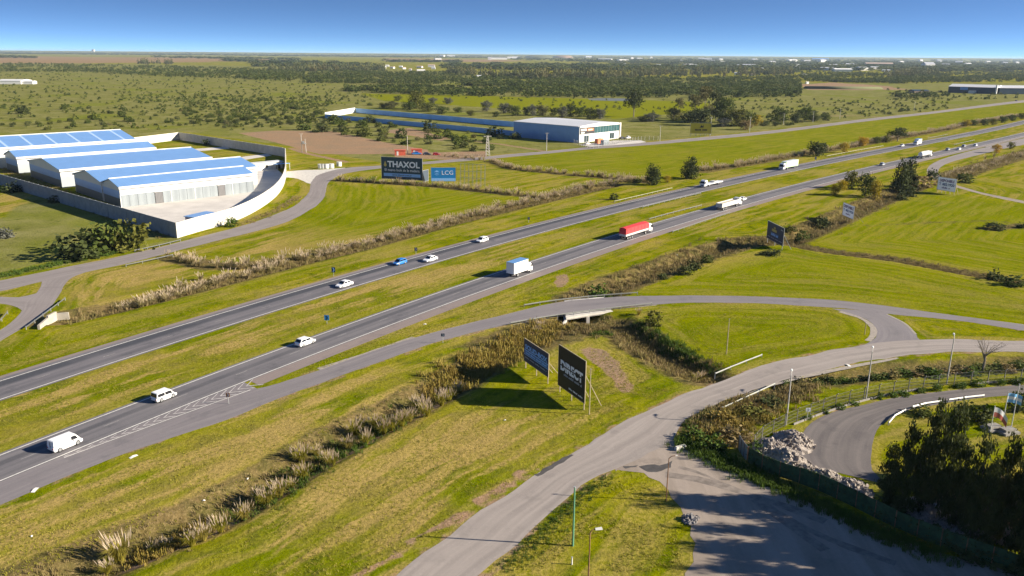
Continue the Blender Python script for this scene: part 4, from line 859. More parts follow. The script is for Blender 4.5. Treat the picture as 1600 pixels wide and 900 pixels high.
bk = billboard((661, 287.5), (669.5, 285.5), (669.5, 265), (669.5, 282), 'grey back of a slatted panel set at an angle behind the dark teal billboard', M_GDARK, [], 3, 1.5)
billboard((1078, 213), (1110.5, 213.5), (1111, 192.5), (1110.5, 209), 'ochre yellow billboard with faint dark emblem beside the frontage road trees', B_YEL, [('poly', .42, .62, .58, .84, B_BLK, [(0, 0), (1, 0), (1, 1), (.75, .4), (.45, .9), (.3, .3)]), ('glyph', .22, .82, .28, .5, B_BLK, 10)], 5, 2)
billboard((1315.5, 341), (1332.6, 348.5), (1334.5, 323), (1332.5, 342.6), 'narrow slanting white notice board offering space, braced by timber struts', B_VINYL,
    [('DISPONIBLE', .06, .94, .66, .90, B_PURP, .03), ('T 4821920', .06, .94, .38, .58, B_DBLU, .03), ('glyph', .3, .7, .16, .28, B_PURP, 7)], 3, 4, M_WOOD)
billboard((1463, 300.5), (1491.5, 305), (1494, 280), (1491, 300), 'wide white notice board offering space beside the loop road', B_VINYL,
    [('DISPONIBLE', .10, .90, .65, .87, B_PURP, .03), ('T 4821920', .08, .92, .36, .58, B_DBLU, .03), ('glyph', .26, .70, .14, .28, B_PURP, 7)], 5, 3, M_WOOD)
billboard((1197.5, 377), (1222.4, 390.5), (1225, 357), (1222.6, 384.5), 'navy billboard with gold emblem among the ditch weeds', B_DNAVY,
    [('poly', .38, .52, .70, .86, B_GOLD, [(.5, 1), (1, .3), (.7, 0), (.3, 0), (0, .3)]), ('bar', .28, .58, .54, .68, B_GOLD), ('bar', .24, .70, .28, .46, B_MBLU), ('glyph', .26, .68, .31, .44, B_LBLU, 8), ('glyph', .05, .95, .14, .19, B_GREY, 26), ('glyph', .82, .97, .80, .88, B_GREY, 4)], 3, 3)
billboard((819, 574), (856.5, 601), (858.3, 553.5), (857, 589), 'blue billboard with pale horizontal bands standing behind the black one', B_DNAVY,
    [('SOLID-BOX', .05, .96, .58, .80, B_LBLU, .04), ('bar', .01, .99, .33, .55, B_MBLU), ('bar', .01, .99, .50, .545, B_LBLU, .01), ('glyph', .08, .94, .38, .47, B_LBLU, 26), ('bar', .01, .99, .31, .335, B_LBLU, .01), ('glyph', .06, .94, .17, .23, B_GREY, 28)], 3, 3.5, M_WOOD)
billboard((872, 611.5), (913, 641.5), (916.5, 565), (914, 630), 'tall black billboard with split white letters, largest in the near field', B_BLK,
    [('DIRECT', .09, .92, .42, .68, B_WHT, .045), ('bar', .05, .96, .535, .565, B_BLK, .05), ('glyph', .22, .90, .33, .39, B_GREY, 22), ('glyph', .42, .96, .075, .115, B_WHT, 20)], 3, 3.5, M_WOOD)
# open frame without a panel
ef = empty('bare_billboard', (*G(720, 290)[:2], 0), 0, 'bare lattice frame of a billboard without panel', 'billboard'); e1_ = G(758, 292) - G(720, 290)
for i in range(7):
    q = e1_ * (i / 6); MB().bar((q[0], q[1], 0), (q[0], q[1], 9.5), .16).build('post', M_STEEL, ef); MB().bar((q[0], q[1], 8), (q[0] - .6, q[1] + 3, 0), .10).build('strut', M_STEEL, ef)
for z in (3.5, 6.2, 9.3): MB().bar((0, 0, z), (e1_[0], e1_[1], z), .12).build('crossbar', M_STEEL, ef)
# ================================================================= guardrails
M_RAIL = pm('galvanised_rail', (0.13, 0.135, 0.125), .55, .3, var=.12, scale=.8); M_RAILY = pm('pale_yellow_rail', (0.26, 0.25, 0.14), .6, var=.1)
def guardrail(px, label, m=None, gap=3.8, h=.72):
    L = catmull(GL(px), 2.0); d = np.r_[0, np.cumsum(np.linalg.norm(np.diff(L, axis=0), axis=1))]; n = max(2, int(d[-1] / gap)); q, _ = resample(L, n + 1); o = q[0]
    r = empty('guardrail', (*o, 0), 0, label, 'guardrail'); m = m or M_RAIL
    pe = MB().box(-.07, .07, -.06, .06, -.5, h + .02).mesh('rail_post', M_STEEL)
    for i, a in enumerate(q):
        e = link('rail_post', pe, r); e.location = (*(a - o), 0)
        if i < n:
            b = q[i + 1]; u = (b - a) / np.linalg.norm(b - a); nn = np.array([-u[1], u[0]]); A = a - o; B = b - o; prof = [(.07, h - .29), (.13, h - .22), (.07, h - .16), (.13, h - .10), (.07, h - .02), (.055, h - .02), (.055, h - .29)]; k = len(prof)
            vs = [(*(A + nn * p * -1), z) for p, z in prof] + [(*(B + nn * p * -1), z) for p, z in prof]
            MB().add(vs, [(j, (j + 1) % k, (j + 1) % k + k, j + k) for j in range(k)] + [tuple(range(k))[::-1], tuple(range(k, 2 * k))]).build('rail_beam', m, r)
    return r
for px, lb in [
  ([(819,480),(860,473.5),(930,465.5),(996,460.5)], 'guardrail along the upper edge of the slip road bridge'), ([(797,508.5),(850,499),(915,489.5),(960,484),(1018,477.5)], 'guardrail along the bridge parapet above the culvert openings'),
  ([(1117,588),(1150,574),(1190,558.5)], 'short guardrail before the ditch on the billboard side of the service road'), ([(1128,642),(1165,625),(1210,604)], 'short guardrail on the weed side of the service road'),
  ([(960,316.5),(1005,306),(1050,295.5)], 'yellowish guardrail on the outer verge of the far carriageway before the flatbed truck'), ([(1004,325.5),(1050,314),(1095,303.5)], 'guardrail on the median edge of the far carriageway'),
  ([(1015,344),(1055,333),(1096,322.5)], 'guardrail in the median beside the near carriageway'), ([(1051,364),(1095,349),(1140,334)], 'guardrail on the outer verge behind the grey grain truck'),
  ([(197,417),(235,409),(270,401)], 'guardrail on the mown side of the frontage road bend'), ([(211,394),(248,386),(282,377.5)], 'guardrail under the concrete yard wall'),
  ([(41,515),(72,492),(102,469.5)], 'guardrail on the junction road above the culvert headwall'), ([(-12,514),(0,505),(12,491)], 'guardrail stub at the branch of the junction road'),
  ([(1292,245),(1340,236),(1380,229)], 'long pale guardrail along the slip lane by the yellow trees'), ([(1450,217),(1480,211)], 'guardrail on the outer verge past the oncoming lorry'), ([(1482,219),(1515,212)], 'guardrail on the far median edge past the oncoming lorry'),
  ([(1491,227),(1522,220)], 'guardrail in the far median beside the small cars'), ([(1540,231),(1562,224.5)], 'guardrail on the outer edge of the loop road merge')]:
    guardrail(px, lb, M_RAILY if 'yellowish' in lb or 'long pale' in lb else None)
for i, px in enumerate(([(1388,664),(1398,652),(1414,644)], [(1425,639),(1448,633),(1470,630)], [(1482,628),(1510,624),(1537,621)])):
    guardrail(px, ('white barrier bent round the tip of the lawn by the dark yard track', 'short white barrier half hidden by the tall trees', 'white barrier along the lawn below the flags')[i], M_WHITE, 3.0, .6)
# ================================================================= culvert bridge and headwalls
def offs(px, k):                        # world polyline pushed k metres to its left
    L = catmull(GL(px), 1.5); d = np.gradient(L, axis=0); d /= np.linalg.norm(d, axis=1)[:, None]; return L + np.c_[-d[:, 1], d[:, 0]] * k
lo_ = offs([(878,493.4),(915,487.5),(952,483)], -1.6); up_ = offs([(884,470.5),(915,467.5),(945,465.5)], .9)
br = empty('culvert_bridge', (*lo_[0], 0), 0, 'low concrete road bridge with two openings over the weedy ditch', 'bridge'); o = lo_[0]
n_ = 8; lo8, _ = resample(lo_, n_); up8, _ = resample(up_, n_); mb = MB()
for i in range(n_ - 1):
    a, b, c, d = lo8[i] - o, lo8[i+1] - o, up8[i+1] - o, up8[i] - o; mb.hexa([(*a, -.55), (*b, -.55), (*c, -.55), (*d, -.55), (*a, -.02), (*b, -.02), (*c, -.02), (*d, -.02)])
mb.build('deck_slab', M_CONC, br)
for i in range(n_ - 1):
    a, b = lo8[i] - o, lo8[i+1] - o; MB().bar((*a, -.12), (*b, -.12), .35, .42).build('edge_beam', M_CONC, br)
for k, f in enumerate((.0, .47, 1.0)):
    a = lo8[0] + (lo8[-1] - lo8[0]) * f; b = up8[0] + (up8[-1] - up8[0]) * f; e = (a - b) / np.linalg.norm(a - b); t = np.array([-e[1], e[0]])
    A = a + e * .5 - o; B = b - o; MB().hexa([(*(A - t * .35), -3.2), (*(A + t * .35), -3.2), (*(B + t * .35), -3.2), (*(B - t * .35), -3.2), (*(A - e * .6 - t * .35), -.56), (*(A - e * .6 + t * .35), -.56), (*(B + t * .35), -.56), (*(B - t * .35), -.56)]).build('pier' if k == 1 else 'abutment', M_CONC, br)
    if k != 1:
        sg = 1 if k == 0 else -1; q = A + e * 3.0 - t * 2.0 * sg * (1 if sg > 0 else 1); q = A + e * 2.6 + (lo8[0] - lo8[-1]) / np.linalg.norm(lo8[0] - lo8[-1]) * 2.2 * sg
        MB().hexa([(*(A - t * .2), -3.0), (*(A + t * .2), -3.0), (*(q + t * .2), -3.0), (*(q - t * .2), -3.0), (*(A - t * .2), -.3), (*(A + t * .2), -.3), (*(q + t * .2), -1.4), (*(q - t * .2), -1.4)]).build('wing_wall', M_CONC, br)
M_HEADW = pm('old_headwall', (.34, .31, .26), .9, var=.15, scale=.8)
hd = empty('culvert_headwall', (*G(61, 515)[:2], 0), 0, 'pale zigzag concrete headwall at the end of the pampas ditch', 'headwall'); o = G(61, 515); z_ = [(61,515),(75,503),(88,496),(108,494.5)]
for a, b, h in zip(z_[:-1], z_[1:], (.9, 1.3, .9)): A = G(*a) - o; B = G(*b) - o; MB().bar((A[0], A[1], h / 2 - .3), (B[0], B[1], h / 2 - .3), .45, h + .6).build('wall_section', M_HEADW, hd)
# ================================================================= poles, lamps, signs, flags
def pole(base, top, r0, m, label, name='utility_pole', cat='pole', group=None, lean=None):
    g = G(*base); h = hgt(base, top); z = gz(g[0], g[1]); r = empty(name, (g[0], g[1], z), 0, label, cat, group); h -= z
    MB().tube([(0, 0, -.4), (0, 0, h * .5), (0, 0, h)], [r0, r0 * .85, r0 * .65], 8).build('shaft', m, r); return r, h
r, h = pole((895, 853), (899, 762), .13, pm('green_pole_paint', (0.10, 0.26, 0.16), .5), 'plain green pole on the grass triangle beside the service road'); MB().tube([(0, 0, h), (0, 0, h + .12)], .14, 8).build('cap', M_STEEL, r)
r, h = pole((893.5, 882), (894, 871), .09, M_WHITE, 'short white marker post below the green pole', 'marker_post', 'post'); MB().tube([(0, 0, h), (0, 0, h + .05)], .1, 8).build('cap', M_STEEL, r)
def lamp(base, top, m, label, arm=(1.2, 0), r0=.09, big=1.0):
    r, h = pole(base, top, r0, m, label, 'street_lamp', 'street lamp')
    MB().tube([(0, 0, h - .05), (arm[0] * .4, arm[1] * .4, h + .25), (arm[0], arm[1], h + .3)], .05, 6).build('arm', m, r); a = math.atan2(arm[1], arm[0])
    hd_ = MB().hexa([(0, -.13, -.05), (.75, -.17, -.04), (.75, .17, -.04), (0, .13, -.05), (0, -.08, .10), (.68, -.10, .14), (.68, .10, .14), (0, .08, .10)]).build('lamp_head', M_WHITE, r); hd_.location = (arm[0], arm[1], h + .3); hd_.rotation_euler.z = a; hd_.scale = (big,) * 3; return r
lamp((918, 940), (924, 832), M_RUST, 'rusty street lamp with white head at the edge of the grass triangle', (.5, .1)); lamp((1040.7, 783), (1046, 716), M_RUST, 'thin rusty street lamp with short arm by the tar patch', (.8, .1), .08, .4)
lamp((1353, 623), (1361, 549), M_PANEL, 'concrete street lamp beside the fence, taller trees behind the yard', (.4, .9), .12); lamp((1479, 600), (1488, 528), M_PANEL, 'concrete street lamp next to the bare tree', (.4, .9), .12); lamp((1228, 664), (1234, 586), M_PANEL, 'concrete street lamp at the fence corner by the rubble', (.3, .9), .12)
for b, t, lb in (((920.5, 647.5), (923, 577), 'timber pole standing beside the black billboard'), ((1135, 553), (1141, 499), 'lone timber pole on the lawn inside the slip road loop'), ((1351, 522.5), (1352, 505), 'short dark post at the tip of the connector lawn'),
    ((472, 238), (469.5, 208), 'pale twin power pole beside the brown plot'), ((637, 241), (636.5, 212), 'thin pole behind the large dark teal billboard'), ((854, 236), (854, 207), 'pale pole in front of the blue shaded building'), ((1031, 221), (1031, 196), 'power pole beyond the factory driveway fence'),
    ((1109.5, 212), (1113, 183), 'power pole right beside the ochre billboard'), ((1171, 207), (1172, 182), 'power pole by the reddish bush beyond the ochre billboard'), ((1224, 195), (1224.5, 177), 'power pole by the roadside tree clump'), ((1270, 191), (1271, 174), 'power pole between the tree clump and the crossing track'), ((1312, 186), (1313, 169), 'pale thick power pole on the open far verge'), ((1428, 173), (1430, 158), 'power pole by the far hedge clump')):
    far_ = t[1] < 300; r, h = pole(b, t, .17 if far_ else .10, M_PANEL if far_ else M_WOOD, lb)
    if far_ and 'thin' not in lb:
        MB().bar((-1.0, 0, h - .6), (1.0, 0, h - .6), .14).build('crossarm', M_WOOD, r)
        for x in (-.9, 0, .9): MB().tube([(x, 0, h - .52), (x, 0, h - .2)], .07, 6).build('insulator', M_WHITE, r)
    else: MB().tube([(0, 0, h), (0, 0, h + .06)], .1, 8).build('cap', M_STEEL, r)
    if 'twin' in lb:
        MB().tube([(2.4, -.4, -.3), (2.2, -.4, h * .7)], [.16, .12], 8).build('second_shaft', M_PANEL, r); MB().box(-.2, 2.6, -.7, -.1, h * .45, h * .45 + .3).build('platform', M_STEEL, r); MB().box(.6, 1.6, -.9, -.1, h * .48, h * .48 + 1.1).build('transformer', M_STEEL, r)
# lattice tower
g = G(762, 243.5); th_ = hgt((762, 243.5), (761.5, 212)); tw = empty('lattice_tower', (g[0], g[1], 0), .3, 'pale lattice power tower beside the frontage road junction', 'power tower')
for sx, sy in ((1,1),(1,-1),(-1,1),(-1,-1)): MB().bar((sx * 1.0, sy * 1.0, 0), (sx * .35, sy * .35, th_), .18).build('leg', M_PANEL, tw)
for i in range(7):
    z = th_ * i / 7; z2 = th_ * (i + 1) / 7; s0 = 1 - .65 * i / 7; s1 = 1 - .65 * (i + 1) / 7
    for ax in ((1,0),(0,1)):
        for sd in (-1, 1): MB().bar((ax[0]*s0 + ax[1]*sd*s0, ax[1]*s0 + ax[0]*sd*s0, z), (-ax[0]*s1 + ax[1]*sd*s1, -ax[1]*s1 + ax[0]*sd*s1, z2), .10).build('brace', M_PANEL, tw)
MB().bar((-2.2, 0, th_ - .3), (2.2, 0, th_ - .3), .22).build('crossarm', M_PANEL, tw)
def sign(base, top, m, label, w_=.8, h_=.8, an=0.0, arrow=None, cat='road sign'):
    g = G(*base); hh = max(1.9, hgt(base, top)); r = empty('road_sign', (g[0], g[1], gz(g[0], g[1])), an, label, cat); MB().tube([(0, 0, -.3), (0, 0, hh - .1)], .05, 6).build('post', M_STEEL, r)
    p_ = MB().box(-w_ / 2, w_ / 2, -.06, -.02, hh - h_, hh).build('plate', m, r)
    if arrow is not None:
        zc = hh - h_ / 2; MB().add([(-w_*.2, -.075, zc + h_*.4), (w_*.02, -.075, zc + h_*.4), (w_*.3, -.075, zc), (w_*.02, -.075, zc - h_*.4), (-w_*.2, -.075, zc - h_*.4), (w_*.08, -.075, zc)], [(0,1,2,5), (5,2,3,4)]).build('chevron', arrow, p_)
    return r
ha = math.atan2(HD[1], HD[0])
sign((511, 506), (511, 495), B_CYAN, 'blue square sign with dark chevron in the median', 1.0, 1.1, 0, B_DNAVY); sign((521.5, 432), (521.5, 417.5), B_DNAVY, 'dark arrow sign on the verge above the white sedan', .9, 1.3, 0, B_LBLU); sign((650, 397), (650, 388), B_DNAVY, 'small dark sign on the verge above the white and blue cars', .8, 1.0, 0, B_GREY); sign((826, 348), (826, 341), B_DNAVY, 'small dark plate sign on the far verge before the yellowish guardrail', .7, .9, 0, B_GREY)
sign((357.5, 631), (358, 620), M_RUST, 'small brown sign at the painted gore', .6, .7, 0, B_GREY); sign((692, 536), (692, 521), B_DNAVY, 'small sign on white post beside the slip road', .7, .6, 0, B_GREY); sign((1273.5, 256), (1273.5, 245), B_DNAVY, 'dark sign beside the pale green truck', .9, 1.4, 0, B_GREY); sign((1261, 655), (1261, 639), B_WHT, 'white notice board on the yard fence', .7, .6, 0, B_GREY)
def flag(base, top, cols, label, wave=1.0, droop=.25):
    r, h = pole(base, top, .07, M_WHITE, label, 'flagpole', 'flagpole'); MB().tube([(0, 0, h), (0, 0, h + .12)], .09, 8).build('finial', M_STEEL, r)
    Wf, Hf = 2.3, 1.5; k = 12
    for j, c in enumerate(cols):
        mb = MB(); z1 = h - .1 - Hf * j / len(cols); z0 = h - .1 - Hf * (j + 1) / len(cols)
        P_ = [(.06 + Wf * i / k * .93, .16 * math.sin(i * .9) * i / k * wave, -droop * (i / k) ** 2 * 2.0) for i in range(k + 1)]
        for a, b in zip(P_[:-1], P_[1:]): mb.quad((a[0], a[1], z0 + a[2]), (b[0], b[1], z0 + b[2]), (b[0], b[1], z1 + b[2]), (a[0], a[1], z1 + a[2]))
        o_ = mb.build('flag_stripe', c, r); sm = o_.modifiers.new('thickness', 'SOLIDIFY'); sm.thickness = .015
F_CEL = flat('flag_light_blue', (0.16, 0.42, 0.72)); F_WHT = flat('flag_white', (0.75, 0.76, 0.78)); F_RED = flat('flag_red', (0.40, 0.10, 0.08))
flag((1567, 659), (1574, 613), [F_CEL, F_WHT, F_CEL], 'flagpole flying a light blue and white striped flag'); flag((1546, 681), (1552, 635), [F_WHT, F_RED], 'flagpole with a limp white and red flag', .4, .9)
r, h = pole((1579, 673), (1590, 601), .07, M_WHITE, 'tall bare white flagpole without a flag', 'flagpole', 'flagpole'); MB().tube([(0, 0, h), (0, 0, h + .15)], .1, 8).build('finial', M_STEEL, r)
for i, (px, py) in enumerate(((1551, 671), (1574, 676))):
    g = G(px, py); r = empty('stone_plinth', (g[0], g[1], 0), .3, ('low stone plinth at the foot of the limp flag', 'low stone plinth at the foot of the bare flagpole')[i], 'plinth'); MB().box(-1.4, 1.4, -1.0, 1.0, 0, .35).build('base', M_FPOST, r); MB().box(-1.0, 1.0, -.6, .6, .352, .75).build('top', M_FPOST, r)
# ================================================================= fences by the yard, rubble, site cabins
post_fence('chain_fence', [(1178,700),(1186,690),(1205,678),(1240,660),(1272,648),(1310,634),(1360,622),(1420,611),(1480,602),(1540,598),(1600,594),(1700,590)], 2.1, 'old wire fence with concrete posts between service road weeds and dark yard track', 3.1, .075)
kb = empty('fence_kerb', (*G(1240, 664)[:2], 0), 0, 'broken white concrete kerb at the foot of the old wire fence', 'kerb'); o = G(1240, 664)
q_ = catmull(GL([(1240,664),(1290,645),(1360,624),(1420,612),(1480,603),(1600,596)]), 2.2)
for i, (a, b) in enumerate(zip(q_[:-1], q_[1:])):
    if random.random() < .62: MB().bar((*(a - o[:2]), .12), (*(a + (b - a) * .92 - o[:2]), .12), .18, .34).build('kerb_stone', M_FPOST, kb)
M_CLOTH = pm('green_shade_cloth', (0.035, 0.075, 0.03), .9, var=.35, scale=1.2)
def screen_fence(px, label, m, h=2.3, gap=2.6, name='screen_fence'):
    L = catmull(GL(px), 1.5); n = max(2, int(np.linalg.norm(np.diff(L, axis=0), axis=1).sum() / gap)); q, _ = resample(L, n + 1); o = q[0]; r = empty(name, (*o, 0), 0, label, 'fence')
    for i in range(n + 1):
        a = q[i] - o; MB().box(a[0] - .06, a[0] + .06, a[1] - .06, a[1] + .06, -.3, h + .02).build('fence_post', M_RUST, r)
        if i < n: b = q[i + 1] - o; MB().bar((*a, h / 2), (*b, h / 2), .04, h + random.uniform(-.12, .1)).build('screen_panel', m, r)
    return r
SCR = [(1168,722),(1200,740),(1264,760),(1330,790),(1400,825),(1480,858),(1570,890),(1680,930)]
screen_fence(SCR, 'dark green shade cloth fence along the forecourt below the rubble', M_CLOTH); screen_fence([(1153.5,702),(1160,712),(1167,721)], 'short grey sheet metal fence at the corner of the green screen', M_GALV, 2.2, 1.0, 'sheet_fence')
def lumpy(R, H, n_st, m, name, loc, label):
    r = empty(name, loc, random.uniform(0, 6), label, 'rubble'); mb = MB(); k = 22; rings = 9; vs = [(0, 0, H)]
    for j in range(1, rings + 1):
        for i in range(k):
            a = 2 * math.pi * i / k; f = j / rings; rr = R * f * (1 + .16 * math.sin(3 * a + R) + random.uniform(-.08, .08)); vs.append((rr * math.cos(a), rr * math.sin(a) * .85, max(-.1, H * (1 - f ** 1.3) + random.uniform(-.12, .14) * (1 if j < rings else 0)) - (.1 if j == rings else 0)))
    fs = [(0, 1 + i, 1 + (i + 1) % k) for i in range(k)] + [(1 + (j-1)*k + i, 1 + j*k + i, 1 + j*k + (i+1) % k, 1 + (j-1)*k + (i+1) % k) for j in range(1, rings) for i in range(k)]
    mb.add(vs, fs).build('mound', m, r); mb = MB()
    for _ in range(n_st):
        a = random.uniform(0, 6.283); f = math.sqrt(random.random()) * 1.08; x, y = R * f * math.cos(a), R * f * math.sin(a) * .85; z = max(0, H * (1 - f ** 1.3)); s = random.uniform(.10, .34); M_ = Matrix.Rotation(random.uniform(0, 6), 3, Vector((random.random(), random.random(), random.random() + .1)).normalized())
        c = [Vector((sx * s * random.uniform(.5, 1.1), sy * s * random.uniform(.4, 1), sz * s * random.uniform(.3, .8))) for sx, sy, sz in ((-1,-1,-1),(1,-1,-1),(1,1,-1),(-1,1,-1),(-1,-1,1),(1,-1,1),(1,1,1),(-1,1,1))]
        mb.hexa([M_ @ v + Vector((x, y, z + .05)) for v in c])
    o_ = mb.build('stones', m, r); o_['kind'] = 'stuff'
M_RUB = N('rubble_stone'); _f = M_RUB.noise(1.1, 5, M_RUB.pos(), .7); M_RUB.bump(_f, .6, .2); M_RUB = M_RUB.done(M_RUB.mix(M_RUB.step(_f, .35, .65), (.20, .172, .148), (.32, .275, .24)), .95)
for px, py, R, H, lb in ((1238, 692, 3.4, 1.7, 'tallest pale rubble heap at the fence end of the row'), (1203, 705, 3.3, 1.7, 'rubble heap in the corner by the sheet metal fence'), (1228, 723, 3.4, 2.1, 'rubble heap against the green screen with a shaded hollow side'), (1260, 737, 2.0, .9, 'low spill of rubble between the larger heaps'), (1289, 752, 2.7, 1.6, 'rubble heap beside the sandy patch of the yard'), (1330, 768, 3.0, 1.4, 'flat rubble heap under the tip of the dark trees'), (1440, 800, 3.2, 1.2, 'rubble heap half hidden among the tree trunks'), (1500, 822, 3.4, 1.2, 'long rubble heap deep between the tree trunks')):
    g = G(px, py); lumpy(R, H, 220, M_RUB, 'rubble_heap', (g[0], g[1], 0), lb)
g = G(1078, 812); lumpy(1.1, .35, 26, pm('broken_asphalt', (.16, .15, .15), .95, var=.3, scale=2), 'debris_heap', (g[0], g[1], .02), 'small heap of grey debris at the edge of the grass triangle')
g = G(1063, 702); r = empty('concrete_block', (g[0], g[1], .02), .5, 'overturned concrete block at the corner of the forecourt', 'block'); MB().box(-.9, .9, -.28, .28, 0, .4).build('block_body', M_CONC, r); MB().box(-.8, .8, -.2, .2, .402, .55).build('block_lip', M_CONC, r)
M_SITE = pm('site_cabin_red', (0.55, 0.10, 0.05), .6, var=.1)
for (px, py, L_, lb, sm) in ((617, 243, 3.6, 'orange red site cabin with dark end on the brown plot', M_SITE), (643, 241.5, 3.6, 'red and white site cabin behind the parked pickup', M_SITE)):
    small_block('site_cabin', G(px, py)[:2], .15, L_ * 1.6, 2.6, 2.7, lb, sm, 'cabin', [('f', 1, 2, .05, 2.2, 'door', M_WHITE), ('l', 0.2, 2.4, .02, 2.6, 'end_panel', M_BLACK if px == 620 else M_WHITE)])
for i, (px, py) in enumerate(((501, 263), (505, 263), (510, 263), (518, 262.5), (530, 259.5))):
    g = G(px, py); r = empty('concrete_ring', (g[0], g[1], 0), 0, 'white upright concrete pipe ring standing by the yard driveway', 'pipe', 'pipe rings by the yard driveway'); MB().tube([(0, 0, 0), (0, 0, 2.0)], 1.25, 14, False).build('ring_wall', M_WHITE, r); MB().tube([(0, 0, 1.9), (0, 0, 2.05)], 1.3, 14).build('lid', M_WHITE, r)
M_ORC = pm('orange_container', (0.6, 0.16, 0.05), .6)
for px, py, m_, lb in ((934, 224.5, M_ORC, 'orange container in front of the white factory wall'), (943, 226.5, M_GALV, 'grey container at the factory gate')):
    small_block('container', G(px, py)[:2], ba, 5.8, 2.5, 2.6, lb, m_, 'container', [('f', .4, 5.4, .3, 2.4, 'side_ribs', m_), ('l', .15, 2.35, .1, 2.4, 'doors', m_)], m_, .02)
# small litter flecks along the verges
M_LIT = pm('litter', (0.7, 0.68, 0.62), .8)
for i, (px, py, s) in enumerate(((55, 766, .6), (209, 714, .6), (50, 838, .2), (318, 780, .2), (387, 744, .25), (664, 507, .35), (1058, 398, .35), (789, 657, .2), (1325, 571, .6))):
    g = G(px, py); a = random.uniform(0, 3); mb = MB(); c, s_ = math.cos(a), math.sin(a)
    mb.add([(-s, -s * .4, .02), (0, -s * .5, .10), (s, -s * .3, .02), (-s, s * .4, .03), (0, s * .4, .16), (s, s * .45, .03), (0, 0, .005)], [(0,1,4,3), (1,2,5,4), (0,3,6), (3,4,6), (4,5,6), (5,2,6), (2,1,6), (1,0,6)])
    o_ = mb.build('litter_sheet', M_LIT); o_.location = (g[0], g[1], gz(g[0], g[1]) + .02); o_.rotation_euler.z = a
    tag(o_, ['pale flat scrap at the shoulder edge ahead of the panel van', 'pale scrap in the grass strip below the chevrons', 'tiny white scrap in the straw below the slip road', 'white scrap near the largest pampas tufts', 'white scrap on the brown bank of the pampas ditch', 'white scrap between the highway and the slip road', 'white scrap on the verge above the ditch weeds', 'white scrap in the mown field below the billboard shadow', 'white scrap at the service road edge'][i], 'litter')
# ================================================================= foliage
def foliage(name, dark, light, third=None, tf=.25):
    n = N(name); oi = n.n('ShaderNodeObjectInfo').outputs['Random']; ti = n.attr('tint'); pos = n.pos()
    nz = n.noise(.55, 4, pos, .7); f = n.math('FRACT', n.math('ADD', oi, ti)); c = n.mix(n.step(nz, .3, .7), dark, light)
    if third: c = n.mix(n.math('MULTIPLY', n.step(f, 1 - tf - .12, 1 - tf + .12), .8), c, third)
    g = n.math('MULTIPLY', f, .5); c = n.mix(g, c, [x * 1.3 for x in light])
    d = n.n('ShaderNodeBsdfTranslucent'); n.l(c, d.inputs[0]); mx = n.n('ShaderNodeMixShader'); mx.inputs[0].default_value = .22
    m = n.done(c, .75, 0, .15); n.l(n.b.outputs[0], mx.inputs[1]); n.l(d.outputs[0], mx.inputs[2]); n.l(mx.outputs[0], n.out.inputs[0]); return m
L_SCRUB = foliage('scrub_leaves', (0.034, 0.052, 0.010), (0.082, 0.104, 0.018), (0.120, 0.112, 0.030), .3)
L_DARK = foliage('dark_leaves', (0.024, 0.036, 0.010), (0.062, 0.074, 0.020))
L_EUC = foliage('eucalyptus_leaves', (0.046, 0.060, 0.022), (0.105, 0.112, 0.040), (0.150, 0.118, 0.045), .35)
L_YEL = foliage('autumn_leaves', (0.20, 0.165, 0.010), (0.36, 0.27, 0.014), (0.38, 0.17, 0.012), .25)
L_OLV = foliage('olive_leaves', (0.060, 0.070, 0.012), (0.130, 0.125, 0.022))
L_GREY = foliage('grey_leaves', (0.070, 0.075, 0.062), (0.125, 0.125, 0.100))
L_CAS = foliage('needle_leaves', (0.026, 0.040, 0.012), (0.078, 0.088, 0.024), (0.115, 0.100, 0.026), .3)
L_LUSH = foliage('lush_leaves', (0.035, 0.065, 0.008), (0.080, 0.125, 0.016))
L_PAMP = foliage('pampas_blades', (0.19, 0.195, 0.012), (0.33, 0.285, 0.035), (0.36, 0.27, 0.09), .3)
L_PAMPB = foliage('pampas_row_blades', (0.24, 0.19, 0.085), (0.38, 0.305, 0.155), (0.21, 0.205, 0.04), .3)
L_PLUME2 = foliage('pampas_row_plumes', (0.46, 0.37, 0.26), (0.60, 0.50, 0.37))
L_PLUME = foliage('pampas_plumes', (0.38, 0.30, 0.21), (0.54, 0.45, 0.33))
L_WEED = foliage('dry_weeds', (0.15, 0.112, 0.045), (0.26, 0.195, 0.088), (0.12, 0.13, 0.02), .4)
L_REED = foliage('rusty_reeds', (0.16, 0.118, 0.025), (0.26, 0.185, 0.045), (0.13, 0.135, 0.015), .45)
L_TUFT = foliage('grass_tufts', (0.15, 0.17, 0.010), (0.28, 0.25, 0.022), (0.36, 0.28, 0.10), .3)
M_BARK = pm('bark', (0.085, 0.065, 0.048), .95, var=.3, scale=2); M_BARKG = pm('pale_bark', (0.24, 0.20, 0.16), .95, var=.25, scale=2)
def leaves(C, size, asp=1.0, up=0.0, rng=RNG):
    """random small quads at the centres C"""
    n = len(C); s = size * rng.uniform(.6, 1.35, n)[:, None]
    a = rng.normal(size=(n, 3)); a[:, 2] = a[:, 2] * (1 - up) + up * 1.5 * np.sign(a[:, 2] + .01); a /= np.linalg.norm(a, axis=1)[:, None]
    b = rng.normal(size=(n, 3)); b -= (b * a).sum(1)[:, None] * a; b /= np.linalg.norm(b, axis=1)[:, None]
    V = np.stack([C - a * s * asp - b * s * .55, C + a * s * asp * .2 - b * s, C + a * s * asp + b * s * .5, C - a * s * asp * .2 + b * s], 1).reshape(-1, 3)
    return V, np.arange(n * 4).reshape(n, 4)
